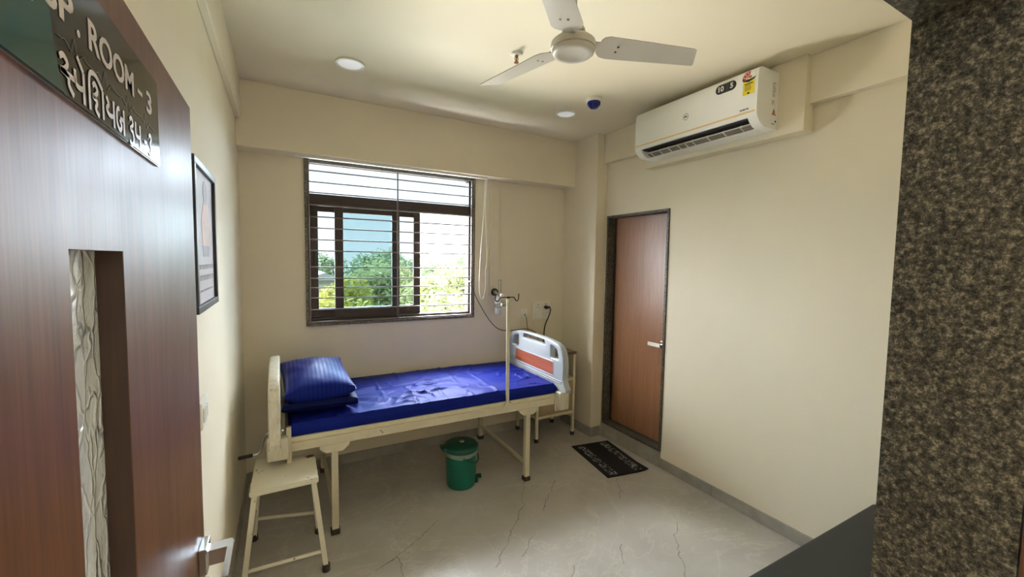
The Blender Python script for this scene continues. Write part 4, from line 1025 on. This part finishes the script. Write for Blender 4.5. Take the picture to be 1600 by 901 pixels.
# ------------------------------------------------------------------ outdoors
b = NB(); box(b, -80, 160, 8, 240, -8.3, -8.0); struct(obj('ground', b, 'ground'))
def tree(x, y, ztop, r, mat, label, n=2600, leaf=.30, seed=0):
    rnd = random.Random(seed * 31 + 5); zg = -8.0
    t = thing('tree', label, 'tree', (x, y, zg), 'trees beyond the window')
    q = NB(); hz_ = ztop - zg
    tube(q, [(x, y, zg), (x + .15, y, zg + hz_ * .35), (x, y + .1, zg + hz_ * .6)], [.22, .16, .09], 7)
    for k in range(5):
        a = rnd.uniform(0, 2 * PI); tube(q, [(x, y, zg + hz_ * rnd.uniform(.35, .55)), (x + r * .5 * math.cos(a), y + r * .5 * math.sin(a), zg + hz_ * .75)], [.09, .03], 5)
    obj('trunk', q, 'bark', t, True)
    lobes = [(Vector((x + rnd.uniform(-.6, .6) * r, y + rnd.uniform(-.6, .6) * r, ztop - rnd.uniform(.25, .9) * r)), r * rnd.uniform(.35, .6)) for _ in range(9)]
    lobes.append((Vector((x, y, ztop - r * .4)), r * .4))
    vs, fs = [], []
    for k in range(n):
        c, rr_ = rnd.choice(lobes)
        d_ = Vector((rnd.gauss(0, 1), rnd.gauss(0, 1), rnd.gauss(0, 1))).normalized()
        p = c + d_ * rr_ * rnd.uniform(.7, 1.03) ; s_ = leaf * rnd.uniform(.6, 1.2)
        a = Vector((rnd.gauss(0, 1), rnd.gauss(0, 1), rnd.gauss(0, .6))).normalized(); bb = a.cross(d_).normalized()
        i = len(vs); vs += [p - a * s_ * .5, p + bb * s_ * .3, p + a * s_ * .5, p - bb * s_ * .3]; fs.append((i, i + 1, i + 2, i + 3))
    me = bpy.data.meshes.new('crown'); me.from_pydata([v - Vector((x, y, zg)) for v in vs], [], fs); me.materials.append(M[mat])
    o = bpy.data.objects.new('crown', me); COL.objects.link(o); o.parent = t
k = 0
ROWS = [('nearest row of trees', 17, ((1.3, -.25, 2.2, 'leaf_a'), (6.7, -.2, 2.2, 'leaf_b'), (12.1, -.3, 2.2, 'leaf_a'))),
        ('second row of trees', 24, ((2.6, .25, 2.5, 'leaf_a'), (8.2, .5, 2.6, 'leaf_b'), (13.6, .4, 2.6, 'leaf_a'))),
        ('third row of trees', 32, ((6.4, .8, 2.8, 'leaf_b'), (13.4, .9, 2.8, 'leaf_b'), (20.4, .8, 2.8, 'leaf_a'))),
        ('fourth row of trees', 42, ((9.6, 1.3, 3.3, 'leaf_b'), (16.6, 1.2, 3.3, 'leaf_b'), (23.6, 1.1, 3.3, 'leaf_a'))),
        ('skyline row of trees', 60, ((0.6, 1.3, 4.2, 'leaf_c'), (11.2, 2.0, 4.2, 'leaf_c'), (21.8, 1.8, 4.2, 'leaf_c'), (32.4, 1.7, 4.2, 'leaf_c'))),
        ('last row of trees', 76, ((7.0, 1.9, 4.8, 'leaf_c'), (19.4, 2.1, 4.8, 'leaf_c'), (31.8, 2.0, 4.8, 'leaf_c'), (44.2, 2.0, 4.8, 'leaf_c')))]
KIND = {'leaf_a': 'yellow-green leafy tree', 'leaf_b': 'mid green bushy tree', 'leaf_c': 'hazy grey-green tree'}
for row, y, ts in ROWS:
    names = ('leftmost', 'middle', 'rightmost') if len(ts) == 3 else ('leftmost', 'second from left', 'third from left', 'rightmost')
    for (x, zt_, r_, mt_), nm in zip(ts, names):
        tree(x, y, zt_, r_, mt_, '%s outside the window, %s in the %s' % (KIND[mt_], nm, row), 4200 if y < 50 else 2200, .32 if y < 50 else .7, k); k += 1
for o in COL.objects:
    if o.name.split('.')[0] in ('caption', 'small_print', 'star_marks', 'script_lettering', 'bottle_ribs', 'figure_shade', 'pulse_line', 'warning_symbol', 'crown'): o['kind'] = 'stuff'
hs = thing('house', 'distant pale house with a low sheet roof seen through the left pane', 'house', (3.6, 45, -8))
b = NB(); box(b, 1.9, 5.0, 44, 50, -8, -.35); obj('walls', b, 'far_white', hs)
b = NB(); prism(b, [(1.6, -.35), (3.6, .30), (5.3, -.35), (5.3, -.45), (1.6, -.45)], 'Y', 43.6, 50.4); obj('roof', b, 'far_roof', hs)
h2 = thing('shed', 'low white shed with a blue roof sheet among the trees below', 'shed', (4.6, 13.1, -8))
b = NB(); box(b, 4.15, 5.05, 12.7, 13.5, -8, -.52); obj('walls', b, 'far_white', h2)
b = NB(); prism(b, [(4.0, -.52), (5.2, -.52), (5.2, -.47), (4.7, -.38), (4.0, -.47)], 'Y', 12.6, 13.6); obj('roof', b, 'far_blue', h2)
